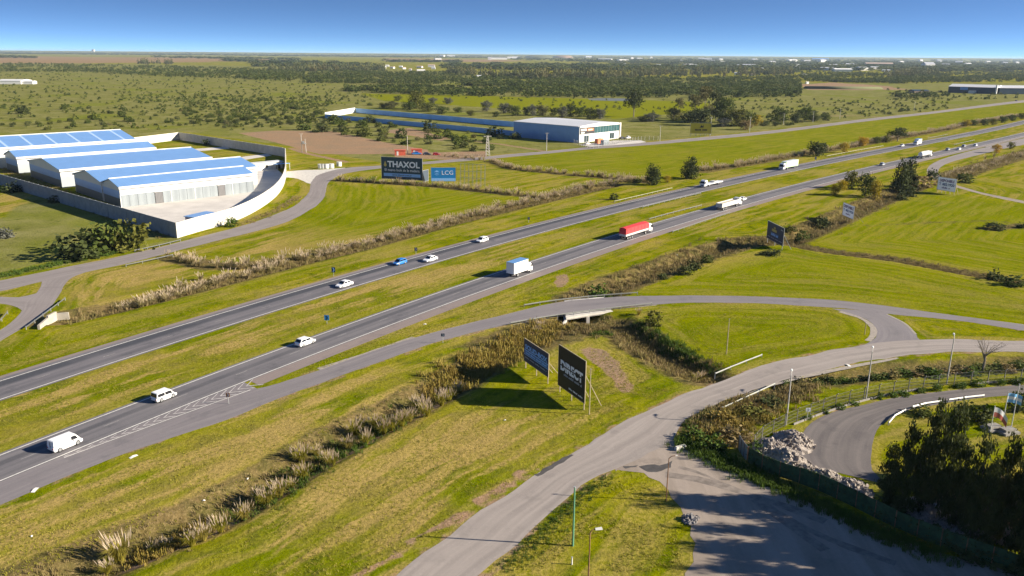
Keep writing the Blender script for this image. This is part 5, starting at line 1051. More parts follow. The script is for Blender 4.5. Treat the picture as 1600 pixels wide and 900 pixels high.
def crown(kind, n, size, clumps=40, rng=RNG):
    """unit crown: width 1, height 1, standing on z=0"""
    C = []
    while len(C) < clumps:
        p = rng.uniform(-1, 1, 3); z = (p[2] + 1) / 2; r = math.hypot(p[0], p[1])
        if kind == 'round': ok = r < math.sqrt(max(0, 1 - ((z - .52) / .5) ** 2)) and z > .08
        elif kind == 'column': ok = r < .95 * min(1, (z + .05) * 4) * (1.02 - z ** 3)
        elif kind == 'pine': ok = r < min(1, z * 5 + .35) * (1.05 - z) ** .62
        elif kind == 'umbrella': ok = z > .42 and r < math.sqrt(max(0, 1 - ((z - .55) / .46) ** 2))
        elif kind == 'tall': ok = z > .22 and r < (.55 + .5 * math.sin(z * 9 + p[0] * 2)) * (1.15 - z * .6)
        elif kind == 'cas': ok = z > .10 and r < (1.08 - z) ** .6 * (.66 + .34 * math.sin(z * 23 + p[1] * 3)) * min(1, .45 + z * 1.2)
        elif kind == 'shrub': ok = r < math.sqrt(max(0, 1 - (z * .98) ** 2)) and z < 1
        else: ok = r < 1
        if ok: C.append((p[0] * .5, p[1] * .5, z))
    C = np.array(C); k = rng.integers(0, clumps, n)
    sg = {'round': .085, 'column': .10, 'pine': .07, 'umbrella': .08, 'tall': .07, 'cas': .055, 'shrub': .10}.get(kind, .08)
    Pn = C[k] + rng.normal(0, 1, (n, 3)) * sg * np.array([1, 1, .8 if kind != 'cas' else .55]); Pn[:, 2] = np.clip(Pn[:, 2], .015, 1.05); return leaves(Pn, size, 1.0 if kind != 'cas' else 1.7, .0 if kind != 'cas' else .35, rng), C
def crown_mesh(kind, n, size, m, clumps=40):
    (V, Fq), C = crown(kind, n, size, clumps); return mesh_np(kind + '_crown', V, Fq, m), C
def trunk_mesh(C, top=.8, r0=.035, m=M_BARK, limbs=9):
    mb = MB(); mb.tube([(0, 0, -.02), (.012, .006, top * .35), (-.008, .01, top * .7), (0, 0, top)], [r0, r0 * .75, r0 * .5, r0 * .15], 7)
    for c in C[:limbs]:
        z0 = max(.12, c[2] * .6 * top + .03); mb.tube([(0, 0, z0), (c[0] * .5, c[1] * .5, (z0 + c[2]) / 2 + .02), tuple(c)], [r0 * .42, r0 * .26, r0 * .1], 5)
    return mb.mesh('trunk', m)
def instance_stuff(name, tmpl, locs, scl, m, tint=None):
    """many copies of a small leaf cloud in one mesh; tmpl is a list of (V,F)"""
    Vs = []; Fs = []; T = []; off = 0; locs = np.asarray(locs, float); scl = np.asarray(scl, float); n = len(locs); pick = RNG.integers(0, len(tmpl), n); rz = RNG.uniform(0, 6.283, n); tn = RNG.random(n) if tint is None else tint
    for t, (V, Fq) in enumerate(tmpl):
        k = np.where(pick == t)[0]
        if not len(k): continue
        c, s = np.cos(rz[k])[:, None], np.sin(rz[k])[:, None]; Vx = V[None, :, 0] * scl[k, 0:1]; Vy = V[None, :, 1] * scl[k, 1:2]; Vz = V[None, :, 2] * scl[k, 2:3]
        W_ = np.stack([Vx * c - Vy * s + locs[k, 0:1], Vx * s + Vy * c + locs[k, 1:2], Vz + locs[k, 2:3]], 2).reshape(-1, 3); m_ = len(V)
        Fs.append((Fq[None] + (np.arange(len(k)) * m_)[:, None, None]).reshape(-1, Fq.shape[1]) + off); Vs.append(W_); T.append(np.repeat(tn[k], m_)); off += len(W_)
    o = link(name, mesh_np(name, np.vstack(Vs), np.vstack(Fs), m, {'tint': np.concatenate(T)})); return o
def px_sample(poly, n, wt=None):
    """random ground points inside a picture outline"""
    L = np.array(poly, float); lo, hi = L.min(0), L.max(0); out = []
    while len(out) < n:
        q = RNG.uniform(lo, hi, (n * 2, 2)); k = inpoly(q[:, 0], q[:, 1], poly)
        if wt is not None: k &= RNG.random(len(q)) < np.array([wt(a, b) for a, b in q])
        out += list(q[k])
    return out[:n]
# ---------------------------------------------------------------- templates
CR = {}
for kd, n_, sz, m_, cl, vr in (('round', 1500, .030, L_DARK, 46, 2), ('column', 1500, .034, L_DARK, 50, 2), ('pine', 2600, .026, L_DARK, 70, 1), ('umbrella', 1300, .028, L_DARK, 40, 1), ('tall', 1700, .026, L_EUC, 44, 2), ('cas', 4000, .0145, L_CAS, 86, 4), ('shrub', 420, .062, L_SCRUB, 30, 3)):
    CR[kd] = []
    for _ in range(vr):
        me, C = crown_mesh(kd, n_, sz, m_, cl); CR[kd].append((me, C, trunk_mesh(C, .8 if kd not in ('cas', 'tall') else .96, .035 if kd not in ('cas', 'tall') else .018, M_BARKG if kd in ('tall', 'umbrella') else M_BARK, 9 if kd != 'cas' else 26)))
MATS = {}
def crown_in(kind, v, m):
    me, C, tr = CR[kind][v % len(CR[kind])]
    if m is None: return me, tr
    key = (kind, v % len(CR[kind]), m.name)
    if key not in MATS: q = me.copy(); q.materials.clear(); q.materials.append(m); MATS[key] = q
    return MATS[key], tr
TREE_NO = [0]
LOOK = {L_SCRUB.name: 'green', L_DARK.name: 'dark green', L_EUC.name: 'brownish olive', L_YEL.name: 'golden yellow', L_OLV.name: 'light olive', L_GREY.name: 'silver grey', L_LUSH.name: 'bright green', L_WEED.name: 'brown'}
def tree(px, base, top, w_, kind, label, m=None, group=None, name='tree'):
    TREE_NO[0] += 1; g = G(px, base); z = gz(g[0], g[1]); h = hgt((px, base), (px, top)); wd = w_ * mpp(px, base); me, tr = crown_in(kind, TREE_NO[0], m)
    r = empty(name, (g[0], g[1], z), random.uniform(0, 6.28), label, 'tree', group); c = link('crown', me, r); c.scale = (wd, wd, h); t = link('trunk', tr, r); t.scale = (wd * .9 if kind not in ('cas', 'tall') else wd * .9, wd * .9, h); return r
def bush(px, base, w_, h_, label, m=None, group=None, name='shrub', v=None):
    TREE_NO[0] += 1; g = G(px, base); k = mpp(px, base); me, _ = crown_in('shrub', TREE_NO[0] if v is None else v, m); o = link(name, me); o.location = (g[0], g[1], gz(g[0], g[1]) - .05); o.scale = (w_ * k, w_ * k, h_ * k); o.rotation_euler.z = random.uniform(0, 6.28); return tag(o, label, 'shrub', group)
# ---------------------------------------------------------------- single trees along the highway
for a in [(1020, 289, 252, 22, 'column', 'slender dark tree by the junction of the two pampas rows'), (1078, 279, 244, 27, 'column', 'rounder dark tree beside the start of the slip lane'), (1278, 244, 220, 30, 'round', 'broad dark tree next to the pampas row above the green truck'),
    (1402, 221, 199, 28, 'umbrella', 'flat topped tree behind the oncoming white lorry'), (1405, 297, 240, 26, 'pine', 'tall dark pine with the widest crown beside the tanker'), (1420, 292, 237, 24, 'pine', 'dark pine leaning against the widest pine')]:
    tree(*a)
for a in [(1330, 294, 265, 21, 'round', 'olive yellow tree casting shade over the carriageway edge', L_OLV), (1316, 297, 281, 16, 'round', 'bushy yellow green tree beside the olive tree', L_YEL), (1305, 305, 287, 16, 'round', 'small bright yellow tree lowest on the verge slope', L_YEL), (1351, 306, 270, 24, 'round', 'dark broad tree in the clump beside an orange tree', L_SCRUB), (1366, 309, 277, 17, 'round', 'orange yellow tree against the dark broad one', L_YEL),
    (1319, 239, 222, 14, 'round', 'round golden tree by the slip lane guardrail', L_YEL), (1349, 228, 213, 16, 'round', 'golden tree next to the flat topped tree row', L_YEL), (1370, 224, 213, 12, 'round', 'small green tree between golden trees', L_SCRUB), (1385, 223, 211, 11, 'round', 'small olive tree beside the flat topped tree', L_OLV), (1557, 239, 225, 12, 'round', 'small golden tree on the loop road verge', L_YEL), (1579, 233, 221, 10, 'round', 'small olive gold tree past the golden one on the loop road', L_OLV), (1043, 285, 274, 13, 'round', 'low yellow bush tree between the two dark verge trees', L_YEL)]:
    tree(*a[:6], m=a[6])
for i, (px, b, t, m_) in enumerate(((1510, 197, 186, L_YEL), (1520, 196, 187, L_SCRUB), (1537, 196, 185, L_SCRUB), (1551, 195, 185, L_OLV), (1567, 192, 181, L_SCRUB), (1581, 189, 179, L_SCRUB), (1597, 186, 176, L_OLV))):
    tree(px, b, t, 12, 'round', 'small ' + LOOK[m_.name] + ' tree in the row along the far pampas strip', m_, 'roadside tree row')
# eucalyptus and mixed groups beyond the frontage road
tree(990, 183, 139, 28, 'umbrella', 'lone tall tree with bare lower trunk on the green meadow')
for px, b, t, wd, k, m_ in ((1085, 190, 150, 30, 'tall', None), (1100, 188, 138, 34, 'tall', None), (1118, 190, 146, 34, 'tall', None), (1132, 192, 152, 30, 'round', L_SCRUB), (1095, 196, 168, 34, 'round', L_DARK), (1060, 185, 155, 20, 'tall', None)):
    tree(px, b, t, wd, k, 'tall dark tree in the dense clump behind the ochre billboard', m_, 'trees behind the ochre billboard')
for px, b, t, wd, m_ in ((1150, 197, 168, 40, L_OLV), (1165, 196, 174, 30, L_SCRUB), (1180, 196, 178, 22, L_YEL), (1052, 188, 168, 22, L_OLV), (1075, 192, 172, 24, L_DARK), (1130, 198, 184, 22, L_GREY)): tree(px, b, t, wd, 'round', LOOK[m_.name] + ' rounded tree at the edge of the clump behind the ochre billboard', m_, 'edge trees of the clump')
tree(1165, 203, 187, 20, 'round', 'reddish bare looking bush tree by the frontage road', L_WEED)
for px, b, t, wd, m_ in ((1018, 190, 176, 24, L_GREY), (1003, 190, 180, 16, L_OLV), (1218, 190, 168, 26, L_SCRUB), (1242, 192, 175, 18, L_DARK), (1258, 188, 168, 24, L_SCRUB), (1272, 190, 178, 20, L_DARK), (1290, 188, 178, 16, L_SCRUB), (1212, 197, 190, 12, L_DARK)): tree(px, b, t, wd, 'round', LOOK[m_.name] + ' roadside tree in the scattered clump beyond the frontage road', m_, 'scattered clump trees')
for px, b, t, wd, m_ in ((806, 181, 165, 16, L_SCRUB), (823, 180, 166, 14, L_DARK), (832, 181, 163, 14, L_GREY), (848, 180, 163, 26, L_EUC), (866, 181, 168, 16, L_DARK), (878, 184, 165, 18, L_GREY), (891, 183, 162, 18, L_DARK), (906, 183, 166, 18, L_SCRUB), (922, 186, 168, 24, L_DARK), (938, 186, 169, 18, L_GREY), (760, 174, 157, 18, L_GREY), (787, 177, 160, 20, L_GREY), (796, 177, 163, 18, L_EUC), (700, 163, 152, 16, L_GREY), (676, 162, 152, 14, L_GREY), (650, 170, 140, 26, L_OLV), (668, 174, 160, 30, L_SCRUB), (640, 172, 158, 24, L_SCRUB), (612, 170, 158, 20, L_EUC), (600, 169, 160, 18, L_OLV), (622, 158, 149, 14, L_SCRUB), (715, 176, 167, 16, L_SCRUB), (690, 178, 166, 22, L_SCRUB), (735, 181, 172, 14, L_OLV), (775, 183, 174, 12, L_DARK)): tree(px, b, t, wd, 'round', LOOK[m_.name] + ' rounded tree in the loose row behind the blue walled plot', m_, 'trees behind the blue walled plot')
# ---------------------------------------------------------------- shrubs near the roads
for a in [(118, 402, 62, 34, 'wide dark thicket bush with long shade on the rough field', L_DARK), (152, 392, 62, 40, 'olive thicket bush in the middle of the roadside thicket', L_SCRUB), (206, 388, 48, 44, 'upright green bush nearest the yard wall in the thicket', L_OLV), (180, 390, 40, 40, 'green bush squeezed inside the roadside thicket', L_SCRUB), (362, 354, 18, 15, 'small round green bush at the foot of the white wall', L_LUSH), (20, 300, 22, 14, 'dark bush in the shade of the straight wall', L_DARK), (90, 316, 20, 10, 'low dark bush further along the straight wall', L_DARK), (8, 372, 26, 14, 'low grey bush at the edge of the rough field', L_GREY),
    (936, 457, 34, 24, 'grey green willow bush beside the bridge guardrail', L_LUSH), (1022, 508, 27, 23, 'ball shaped bush on the bank right of the bridge', L_OLV), (1070, 428, 22, 14, 'dark bush in the lower ditch weeds', L_DARK), (1084, 420, 20, 16, 'dark bush just above the lower ditch bush', L_DARK), (1106, 410, 18, 12, 'low bush among the middle ditch weeds', L_SCRUB), (1035, 436, 16, 10, 'small bush at the green pool of the ditch', L_DARK), (1205, 398, 26, 10, 'dark bush in the shade under the navy billboard', L_DARK), (1255, 372, 20, 18, 'bush to the right of the navy billboard', L_SCRUB), (1282, 350, 24, 20, 'dark bush in the weeds before the slanting notice board', L_DARK), (1232, 362, 20, 12, 'pale green bush by the navy billboard', L_OLV), (1420, 306, 26, 14, 'dark bush below the widest pine', L_DARK), (1455, 281, 18, 16, 'dark round bush behind the wide notice board', L_DARK), (1408, 312, 16, 10, 'low dark bush left of the wide notice board shade', L_DARK), (1440, 292, 40, 18, 'brown scrubby thicket next to the wide notice board', L_WEED), (1505, 285, 22, 14, 'green bush right of the wide notice board', L_SCRUB),
    (1556, 436, 24, 18, 'round dark bush on the thin field ditch', L_DARK), (1588, 446, 28, 14, 'low bush at the end of the thin field ditch', L_SCRUB), (1552, 358, 26, 10, 'dark low thicket on the right hand field', L_DARK), (1597, 356, 14, 8, 'small dark bush past the low thicket', L_DARK), (960, 312, 14, 10, 'dark bush at the outer yellowish guardrail', L_DARK), (996, 286, 14, 8, 'dark low bush at the meeting of pampas rows', L_DARK),
    (1512, 652, 30, 26, 'dark clipped bush on the lawn below the white barrier', L_SCRUB), (1538, 662, 26, 24, 'dark bush beside the limp flag', L_DARK), (1590, 640, 26, 30, 'dark bush beside the bare flagpole', L_DARK), (1440, 648, 26, 16, 'bush behind the white lawn barrier', L_SCRUB), (1110, 700, 40, 22, 'lush bush at the corner of the forecourt weeds', L_LUSH), (1085, 684, 28, 18, 'lush green bush beside the service road bend', L_LUSH), (1150, 690, 46, 22, 'brown green thicket against the sheet metal fence', L_WEED), (1130, 660, 40, 16, 'rusty thicket below the weed side guardrail', L_REED), (1175, 650, 44, 16, 'olive thicket in front of the old wire fence', L_OLV), (1205, 632, 36, 14, 'dark thicket near the fence corner lamp', L_DARK), (1180, 708, 26, 18, 'green bush in the corner behind the sheet metal fence', L_LUSH)]:
    bush(*a[:5], m=a[5])
for px, py in [(x, 596 - (x - 1230) * .055 + random.uniform(-5, 4)) for x in np.arange(1230, 1600, 15)]:
    m_ = random.choice([L_SCRUB, L_DARK, L_LUSH, L_WEED]); bush(px, py, random.uniform(16, 30), random.uniform(7, 14), 'ragged ' + LOOK[m_.name] + ' bush in the thicket between service road and wire fence', m_, 'fence line thicket bushes')
for px, py in [(x, y + 4) for x, y in [(1262, 650), (1290, 641), (1312, 634), (1335, 628), (1375, 619), (1395, 616), (1412, 613), (1440, 609), (1465, 606), (1500, 601), (1530, 599), (1565, 597), (1590, 595)]]: bush(px, py, random.uniform(10, 18), random.uniform(6, 11), 'small leafy bush growing through the old wire fence', L_LUSH, 'bushes in the wire fence')
# bare tree by the service road
g = G(1535, 580); hb = hgt((1535, 580), (1537, 529)); bt = empty('bare_tree', (g[0], g[1], gz(g[0], g[1])), 0, 'leafless grey tree on the bank of the service road', 'tree'); mb = MB()
mb.tube([(0, 0, -.3), (.1, 0, hb * .35), (.05, .1, hb * .5)], [.24, .18, .14], 7).build('trunk', M_BARKG, bt); mb = MB()
for i in range(13):
    a = i * 2.4; r_ = random.uniform(1.4, 3.4); z1 = random.uniform(.75, 1.0) * hb; e = Vector((r_ * math.cos(a), r_ * math.sin(a), z1)); s0 = Vector((.06, .06, hb * random.uniform(.33, .5))); md = (s0 + e) / 2 + Vector((0, 0, .4)); mb.tube([s0, md, e], [.09, .055, .015], 5)
    for k in range(5): st_ = s0.lerp(e, random.uniform(.4, .9)) + Vector((0, 0, .2)); mb.tube([st_, st_ + Vector((random.uniform(-1, 1), random.uniform(-1, 1), random.uniform(.2, 1)))], [.03, .008], 4)
mb.build('branches', M_BARKG, bt)
# ---------------------------------------------------------------- tall dark needle trees at the yard corner
for i, (px, b, t, wd) in enumerate([(1386, 790, 690, 44), (1406, 802, 655, 46), (1432, 808, 668, 46), (1446, 796, 618, 54), (1472, 814, 622, 58), (1490, 826, 690, 46), (1514, 852, 662, 52), (1536, 862, 720, 46), (1556, 850, 672, 50), (1584, 874, 700, 54), (1606, 856, 645, 60), (1594, 812, 700, 42), (1544, 798, 712, 38), (1632, 884, 660, 80), (1664, 900, 665, 84), (1700, 900, 650, 84), (1690, 850, 640, 84), (1740, 930, 660, 90), (1640, 800, 640, 74), (1665, 770, 630, 74), (1700, 790, 640, 74), (1625, 760, 650, 64), (1720, 840, 640, 84), (1604, 902, 735, 58), (1644, 922, 720, 66), (1694, 950, 730, 70), (1752, 982, 730, 76), (1810, 1010, 740, 80), (1780, 940, 700, 76), (1840, 960, 700, 80)]):
    tree(px, b, t, wd, 'cas', 'tall dark needle leaved tree in the grove behind the green screen', None, 'grove of dark needle trees')
for px, py in [(1402, 812), (1452, 836), (1498, 856), (1562, 884), (1592, 893), (1380, 800), (1530, 872)]: bush(px, py, random.uniform(30, 48), random.uniform(12, 20), 'black green undergrowth bush at the foot of the grove', L_CAS, 'grove undergrowth')
# creeper over the screen fence
L = catmull(GL(SCR), .5); pts = []
for a in L:
    for _ in range(11): pts.append((a[0] + RNG.normal(0, .22), a[1] + RNG.normal(0, .22), RNG.uniform(.2, 2.5) ** 1.0))
V, Fq = leaves(np.array(pts), .13); o_ = link('creeper', mesh_np('creeper', V, Fq, L_DARK)); tag(o_, 'dark green creeper covering the shade cloth fence', 'creeper', kind='stuff')
# ---------------------------------------------------------------- savanna scrub: the 300 largest singly, the rest as one mass
SHR = []
def not_in_yard(x, y): return not (y > 200 and x < 460 and y > 205 + abs(x - 288) * .1 and y < 372 - (277 - x) * .41 + 6) if x < 460 else True
for poly, n_, s0, s1, wt in (
    ([(0,100),(400,108),(560,122),(600,150),(520,176),(440,200),(370,206),(300,200),(200,205),(0,200)], 1500, 1.6, 4.2, lambda x, y: .25 + .75 * max(0, 1 - abs(y - 150) / 45) * (1 if x > 180 else .35) + (.8 if y < 128 else 0)),
    ([(260,150),(520,150),(500,185),(440,200),(300,196)], 420, 2.0, 4.6, None), ([(470,185),(700,196),(800,214),(760,240),(690,232),(600,222),(500,204)], 60, 3.0, 6.5, None),
    ([(560,140),(1100,150),(1480,160),(1480,172),(1200,196),(1000,176),(700,152)], 260, 1.8, 4.0, None), ([(1100,160),(1500,150),(1470,170),(1200,200)], 160, 2.0, 4.5, None), ([(1380,138),(1600,146),(1600,154),(1400,160)], 90, 2.5, 5.0, None)):
    for x, y in px_sample(poly, n_, wt): g = G(x, y); SHR.append((g[0], g[1], random.uniform(s0, s1), x, y))
for x, y, s in ((475, 203, 9), (486, 190, 9), (500, 196, 8), (520, 194, 9), (536, 198, 7), (540, 206, 6), (507, 206, 10), (493, 207, 5), (568, 200, 8), (569, 213, 9), (578, 192, 8), (614, 199, 7), (628, 216, 8), (523, 187, 6), (578, 165, 6), (672, 204, 9), (700, 207, 5), (712, 220, 6), (773, 212, 11), (806, 217, 8), (685, 217, 6), (33, 174, 8), (23, 167, 6), (100, 171, 8), (40, 178, 9), (150, 187, 7), (200, 190, 7), (190, 183, 6), (110, 190, 5), (75, 203, 5), (322, 227, 5)): g = G(x, y); SHR.append((g[0], g[1], s, x, y))
SHR.sort(key=lambda q: -q[2] / math.hypot(q[0], q[1]))
for q in SHR[:300]:
    m_ = random.choice([L_SCRUB, L_SCRUB, L_SCRUB, L_DARK, L_EUC]); me, _ = crown_in('shrub', TREE_NO[0], m_); TREE_NO[0] += 1; o = link('scrub_bush', me); s = q[2]; o.location = (q[0], q[1], -.05); o.scale = (s, s, s * random.uniform(.55, .85)); o.rotation_euler.z = random.uniform(0, 6.28); tag(o, LOOK[m_.name] + ' scrub bush scattered over the pale open plain', 'shrub', 'scrub bushes on the plain')
SH_T = [crown('shrub', 46, .16, 14)[0] for _ in range(4)]
R_ = SHR[300:]; o = instance_stuff('scrub', SH_T, [(q[0], q[1], -.05) for q in R_], [(q[2], q[2], q[2] * random.uniform(.55, .85)) for q in R_], L_SCRUB); tag(o, 'low scrub dotting the far plain', 'scrub', kind='stuff')
# dense scrub woodland in bands, each band one mass
def patchy(x, y): return 1.0 if math.sin(x * .05 + 2.2 * math.sin(y * .31)) + math.sin(y * .62 + x * .017) + .7 * math.sin(x * .021 + 1) > -.75 else .25
def woodland(name, label, polys, m, tm, h0, h1, asp, patch=True):
    Lc = []; Sc = []
    for poly, n_ in polys:
        for x, y in px_sample(poly, n_, patchy if patch else None): g = G(x, y); h = random.uniform(h0, h1); Lc.append((g[0], g[1], -.1)); w_ = h * random.uniform(*asp); Sc.append((w_, w_, h))
    o = instance_stuff(name, tm, Lc, Sc, m); tag(o, label, 'woodland', kind='stuff')
RD_T = [crown('round', 60, .115, 16)[0] for _ in range(3)]; TL_T = [crown('column', 70, .10, 18)[0] for _ in range(3)]
woodland('scrub_woodland', 'dense low scrub woodland in bands across the plain', [
    ([(0,99),(140,101),(400,108),(600,112),(600,122),(400,124),(260,120),(120,113),(0,112)], 1700), ([(380,112),(700,114),(1000,122),(1250,120),(1250,134),(1000,138),(700,132),(480,130),(380,124)], 3600), ([(600,146),(900,147),(1250,146),(1250,152),(1000,154),(700,150)], 320), ([(540,138),(640,136),(800,140),(900,140),(900,147),(760,146),(640,146),(540,145)], 700), ([(700,132),(1000,138),(1250,134),(1250,146),(1100,150),(900,146)], 1900),
    ([(1240,112),(1400,116),(1600,112),(1600,128),(1400,130),(1260,128)], 1700), ([(1280,122),(1400,124),(1470,130),(1380,132),(1290,128)], 260), ([(1400,148),(1480,148),(1480,152),(1400,154)], 40)], L_SCRUB, RD_T, 3.5, 7.5, (1.0, 1.7))
woodland('eucalyptus_belt', 'tall eucalyptus belts standing behind the scrub woodland', [
    ([(418,108),(500,108),(600,108),(602,111),(500,112),(420,112)], 170), ([(700,112),(760,116),(830,120),(992,120),(992,124),(830,124),(760,121),(700,117)], 330), ([(990,112),(1100,114),(1240,112),(1240,118),(1100,121),(990,120)], 230), ([(1380,116),(1450,112),(1470,118),(1390,124)], 70), ([(218,99),(270,99),(268,101),(215,100.5)], 50)], L_EUC, TL_T, 15, 27, (.38, .6))
woodland('far_wood', 'far belts of trees along the horizon', [
    ([(-100,82),(0,82.5),(300,85),(600,88),(800,90),(800,91.5),(600,89.5),(300,86.5),(0,84.5),(-100,84)], 1500), ([(-50,80),(400,83.2),(800,86.8),(800,88.5),(400,85),(-50,81.5)], 1000), ([(800,88.5),(1200,92),(1700,96),(1700,112),(1500,108),(1200,104),(1000,100),(800,94)], 2200), ([(800,86.8),(1200,90),(1700,93.6),(1700,96),(1200,92.5),(800,89)], 1000), ([(380,98),(560,99),(590,104),(420,106),(380,103)], 90), ([(690,101),(900,101),(1250,104),(1250,112),(990,112),(800,110),(690,108)], 420), ([(1250,97),(1620,99),(1620,112),(1480,113),(1250,110)], 420), ([(600,95.5),(720,97),(720,98),(600,97)], 60), ([(0,88),(56,90),(56,91),(0,90.5)], 60), ([(240,89),(470,93),(470,94),(240,90.5)], 120), ([(350,94),(470,96.5),(470,98.5),(350,96)], 60)], L_SCRUB, RD_T, 9, 16, (2.2, 5.0), False)
# low hills on the horizon
M_HILL = pm('hill_grass', (0.10, 0.105, 0.035), .95, var=.15, scale=.003); M_HILL2 = pm('hill_soil', (0.30, 0.20, 0.13), .95, var=.15, scale=.003)
for px, w_, h_, m_ in ((842, 48, 4.4, M_HILL), (882, 34, 4.0, M_HILL2)):
    g = G(px, 91); k = mpp(px, 91); mb = MB(); n_ = 24; mb.sm = True; R0, Hh_ = w_ * k / 2, h_ * k; vs = []
    for j in range(5):
        f = j / 4; rr = 1 - f * .55; zz = Hh_ * (math.sin(f * 1.57) ** 1.2)
        for i in range(n_): a = 6.283 * i / n_; vs.append((g[0] + R0 * rr * math.cos(a) * (1 + .06 * math.sin(3 * a)), g[1] + 300 + R0 * .5 * rr * math.sin(a), zz - 1))
    mb.add(vs, [(j*n_+i, j*n_+(i+1) % n_, (j+1)*n_+(i+1) % n_, (j+1)*n_+i) for j in range(4) for i in range(n_)] + [tuple(range(4*n_, 5*n_))]); tag(mb.build('hill', m_), kind='structure')
# earth bank on the far right, pond on the meadow
g = G(1318, 139); k = mpp(1318, 139); mb = MB(); mb.sm = True
mb.prism([(-14, -.2), (-5, 3.4), (8, 4.0), (20, -.2)], -52 * k, 52 * k); o = mb.build('earth_bank', M_HILL); o.location = (g[0], g[1], 0); tag(o, kind='structure')
sheet('pond', [(918,154.3),(940,153.3),(980,154),(1000,156),(985,157.8),(950,157.6),(925,156.6)], 0.02, N('pond_water').done((0.12, 0.13, 0.12), .5), 8, .5)
# ---------------------------------------------------------------- pampas grass
def pampas_tmpl(nb, npl, rng=RNG):
    V = []; Fq = []
    for i in range(nb):
        a = rng.uniform(0, 6.283); r1 = rng.uniform(.22, .78); h = rng.uniform(.55, 1.0); w_ = rng.uniform(.012, .03) * (60 / nb) ** .4; t = np.array([-math.sin(a), math.cos(a), 0]) * w_; d = np.array([math.cos(a), math.sin(a), 0]); b0 = d * rng.uniform(0, .14)
        p = [b0, b0 + d * r1 * .4 + np.array([0, 0, h * .75]), b0 + d * r1 + np.array([0, 0, h * rng.uniform(.55, 1.0)])]; n0 = len(V)
        V += [p[0] - t, p[0] + t, p[1] + t * .8, p[1] - t * .8, p[2] + t * .2, p[2] - t * .2]; Fq += [(n0, n0+1, n0+2, n0+3), (n0+3, n0+2, n0+4, n0+5)]
    PV = []; PF = []
    for i in range(npl):
        a = rng.uniform(0, 6.283); r1 = rng.uniform(.05, .72); d = np.array([math.cos(a), math.sin(a), 0]); h = rng.uniform(.85, 1.3); b = d * r1 * .75 + np.array([0, 0, h * .62]); e = d * r1 + np.array([.08, 0, h]); w_ = rng.uniform(.020, .038)
        for q in (0, 1.57):
            t = np.array([math.cos(q + a), math.sin(q + a), 0]) * w_; m1 = b * .55 + e * .45; n0 = len(PV); PV += [b, m1 + t, e, m1 - t]; PF += [(n0, n0+1, n0+2, n0+3)]
    return (np.array(V), np.array(Fq)), (np.array(PV), np.array(PF))
PT = [pampas_tmpl(230, 34) for _ in range(3)] ; PS = [pampas_tmpl(46, 12) for _ in range(3)]
PMESH = [(mesh_np('pampas_blades', a[0], a[1], L_PAMP), mesh_np('pampas_plumes', b[0], b[1], L_PLUME)) for a, b in PT]; PMESH2 = [(mesh_np('pampas_blades', a[0], a[1], L_PAMPB), mesh_np('pampas_plumes', b[0], b[1], L_PLUME2)) for a, b in PS]
PAM = [(186, 862, 3.0), (345, 826, 2.1), (318, 842, 2.0), (300, 852, 1.8), (382, 806, 2.0), (415, 780, 2.3), (436, 770, 2.3), (402, 768, 1.7), (470, 710, 2.6), (473, 735, 2.2), (512, 712, 1.9), (520, 724, 1.6), (555, 668, 2.4), (545, 690, 2.0), (572, 690, 1.9), (612, 668, 2.2), (600, 672, 2.1), (628, 664, 2.2), (640, 655, 2.0), (662, 640, 2.2), (668, 650, 1.9), (690, 632, 2.2), (702, 622, 2.0), (650, 628, 1.9), (585, 655, 1.8), (495, 700, 1.6), (240, 848, 1.4), (260, 842, 1.3), (716, 606, 2.0), (455, 754, 1.5), (1090, 582, 1.8), (1098, 578, 1.6), (998, 492, 1.4), (845, 508, 1.8), (838, 514, 1.6), (165, 880, 1.6)]
PL = [(G(x, y)[0], G(x, y)[1], s * 1.08, True) for x, y, s in PAM]
for px, gap, jit, s0, s1 in (([(205,478),(330,440),(450,409),(560,382),(700,345),(800,321),(850,309),(960,285),(1010,283)], 0.62, 1.3, 1.3, 2.2), ([(272,402),(300,408),(330,417),(380,416),(420,414)], 0.9, 1.6, 1.3, 2.0), ([(530,282),(600,286.5),(680,291),(800,304),(850,309)], 1.1, 1.0, 1.4, 2.2), ([(770,252),(800,263),(880,272),(960,279),(1010,285)], 1.0, 1.3, 1.4, 2.3), ([(1095,268),(1150,260),(1200,251),(1270,239.5),(1330,229),(1400,216),(1470,204),(1520,193),(1590,181)], 1.0, 1.6, 1.6, 2.5), ([(1480,278),(1530,262),(1600,241),(1700,214)], 2.2, 3.0, 1.4, 2.2), ([(690,243),(750,250),(775,254)], 2.0, 2.0, 1.2, 2.0)):
    L = catmull(GL(px), 2.0); n_ = int(np.linalg.norm(np.diff(L, axis=0), axis=1).sum() / gap); q, _ = resample(L, n_)
    for a in q:
        if random.random() < .84: PL.append((a[0] + random.gauss(0, jit), a[1] + random.gauss(0, jit), random.uniform(s0, s1) * random.choice([1, 1, 1.25]), False))
PL.sort(key=lambda q: -q[2] * (3 if q[3] else 1) / math.hypot(q[0], q[1]))
for i, (x, y, s, nr) in enumerate(PL[:300]):
    a, b = (PMESH if nr else PMESH2)[i % 3]; o = link('pampas_clump', a); o.location = (x, y, gz(x, y) - .05); o.scale = (s * (.9 if nr else 1.2), s * (.9 if nr else 1.2), s); o.rotation_euler.z = random.uniform(0, 6.28); c = link('plumes', b, o); c['kind'] = 'stuff'
    tag(o, 'big pampas grass tuft with pale plumes along the near weedy ditch' if nr else 'plumed pampas grass tuft in the long row beyond the far carriageway', 'pampas', 'pampas tufts in the near ditch' if nr else 'pampas row beyond the far carriageway')
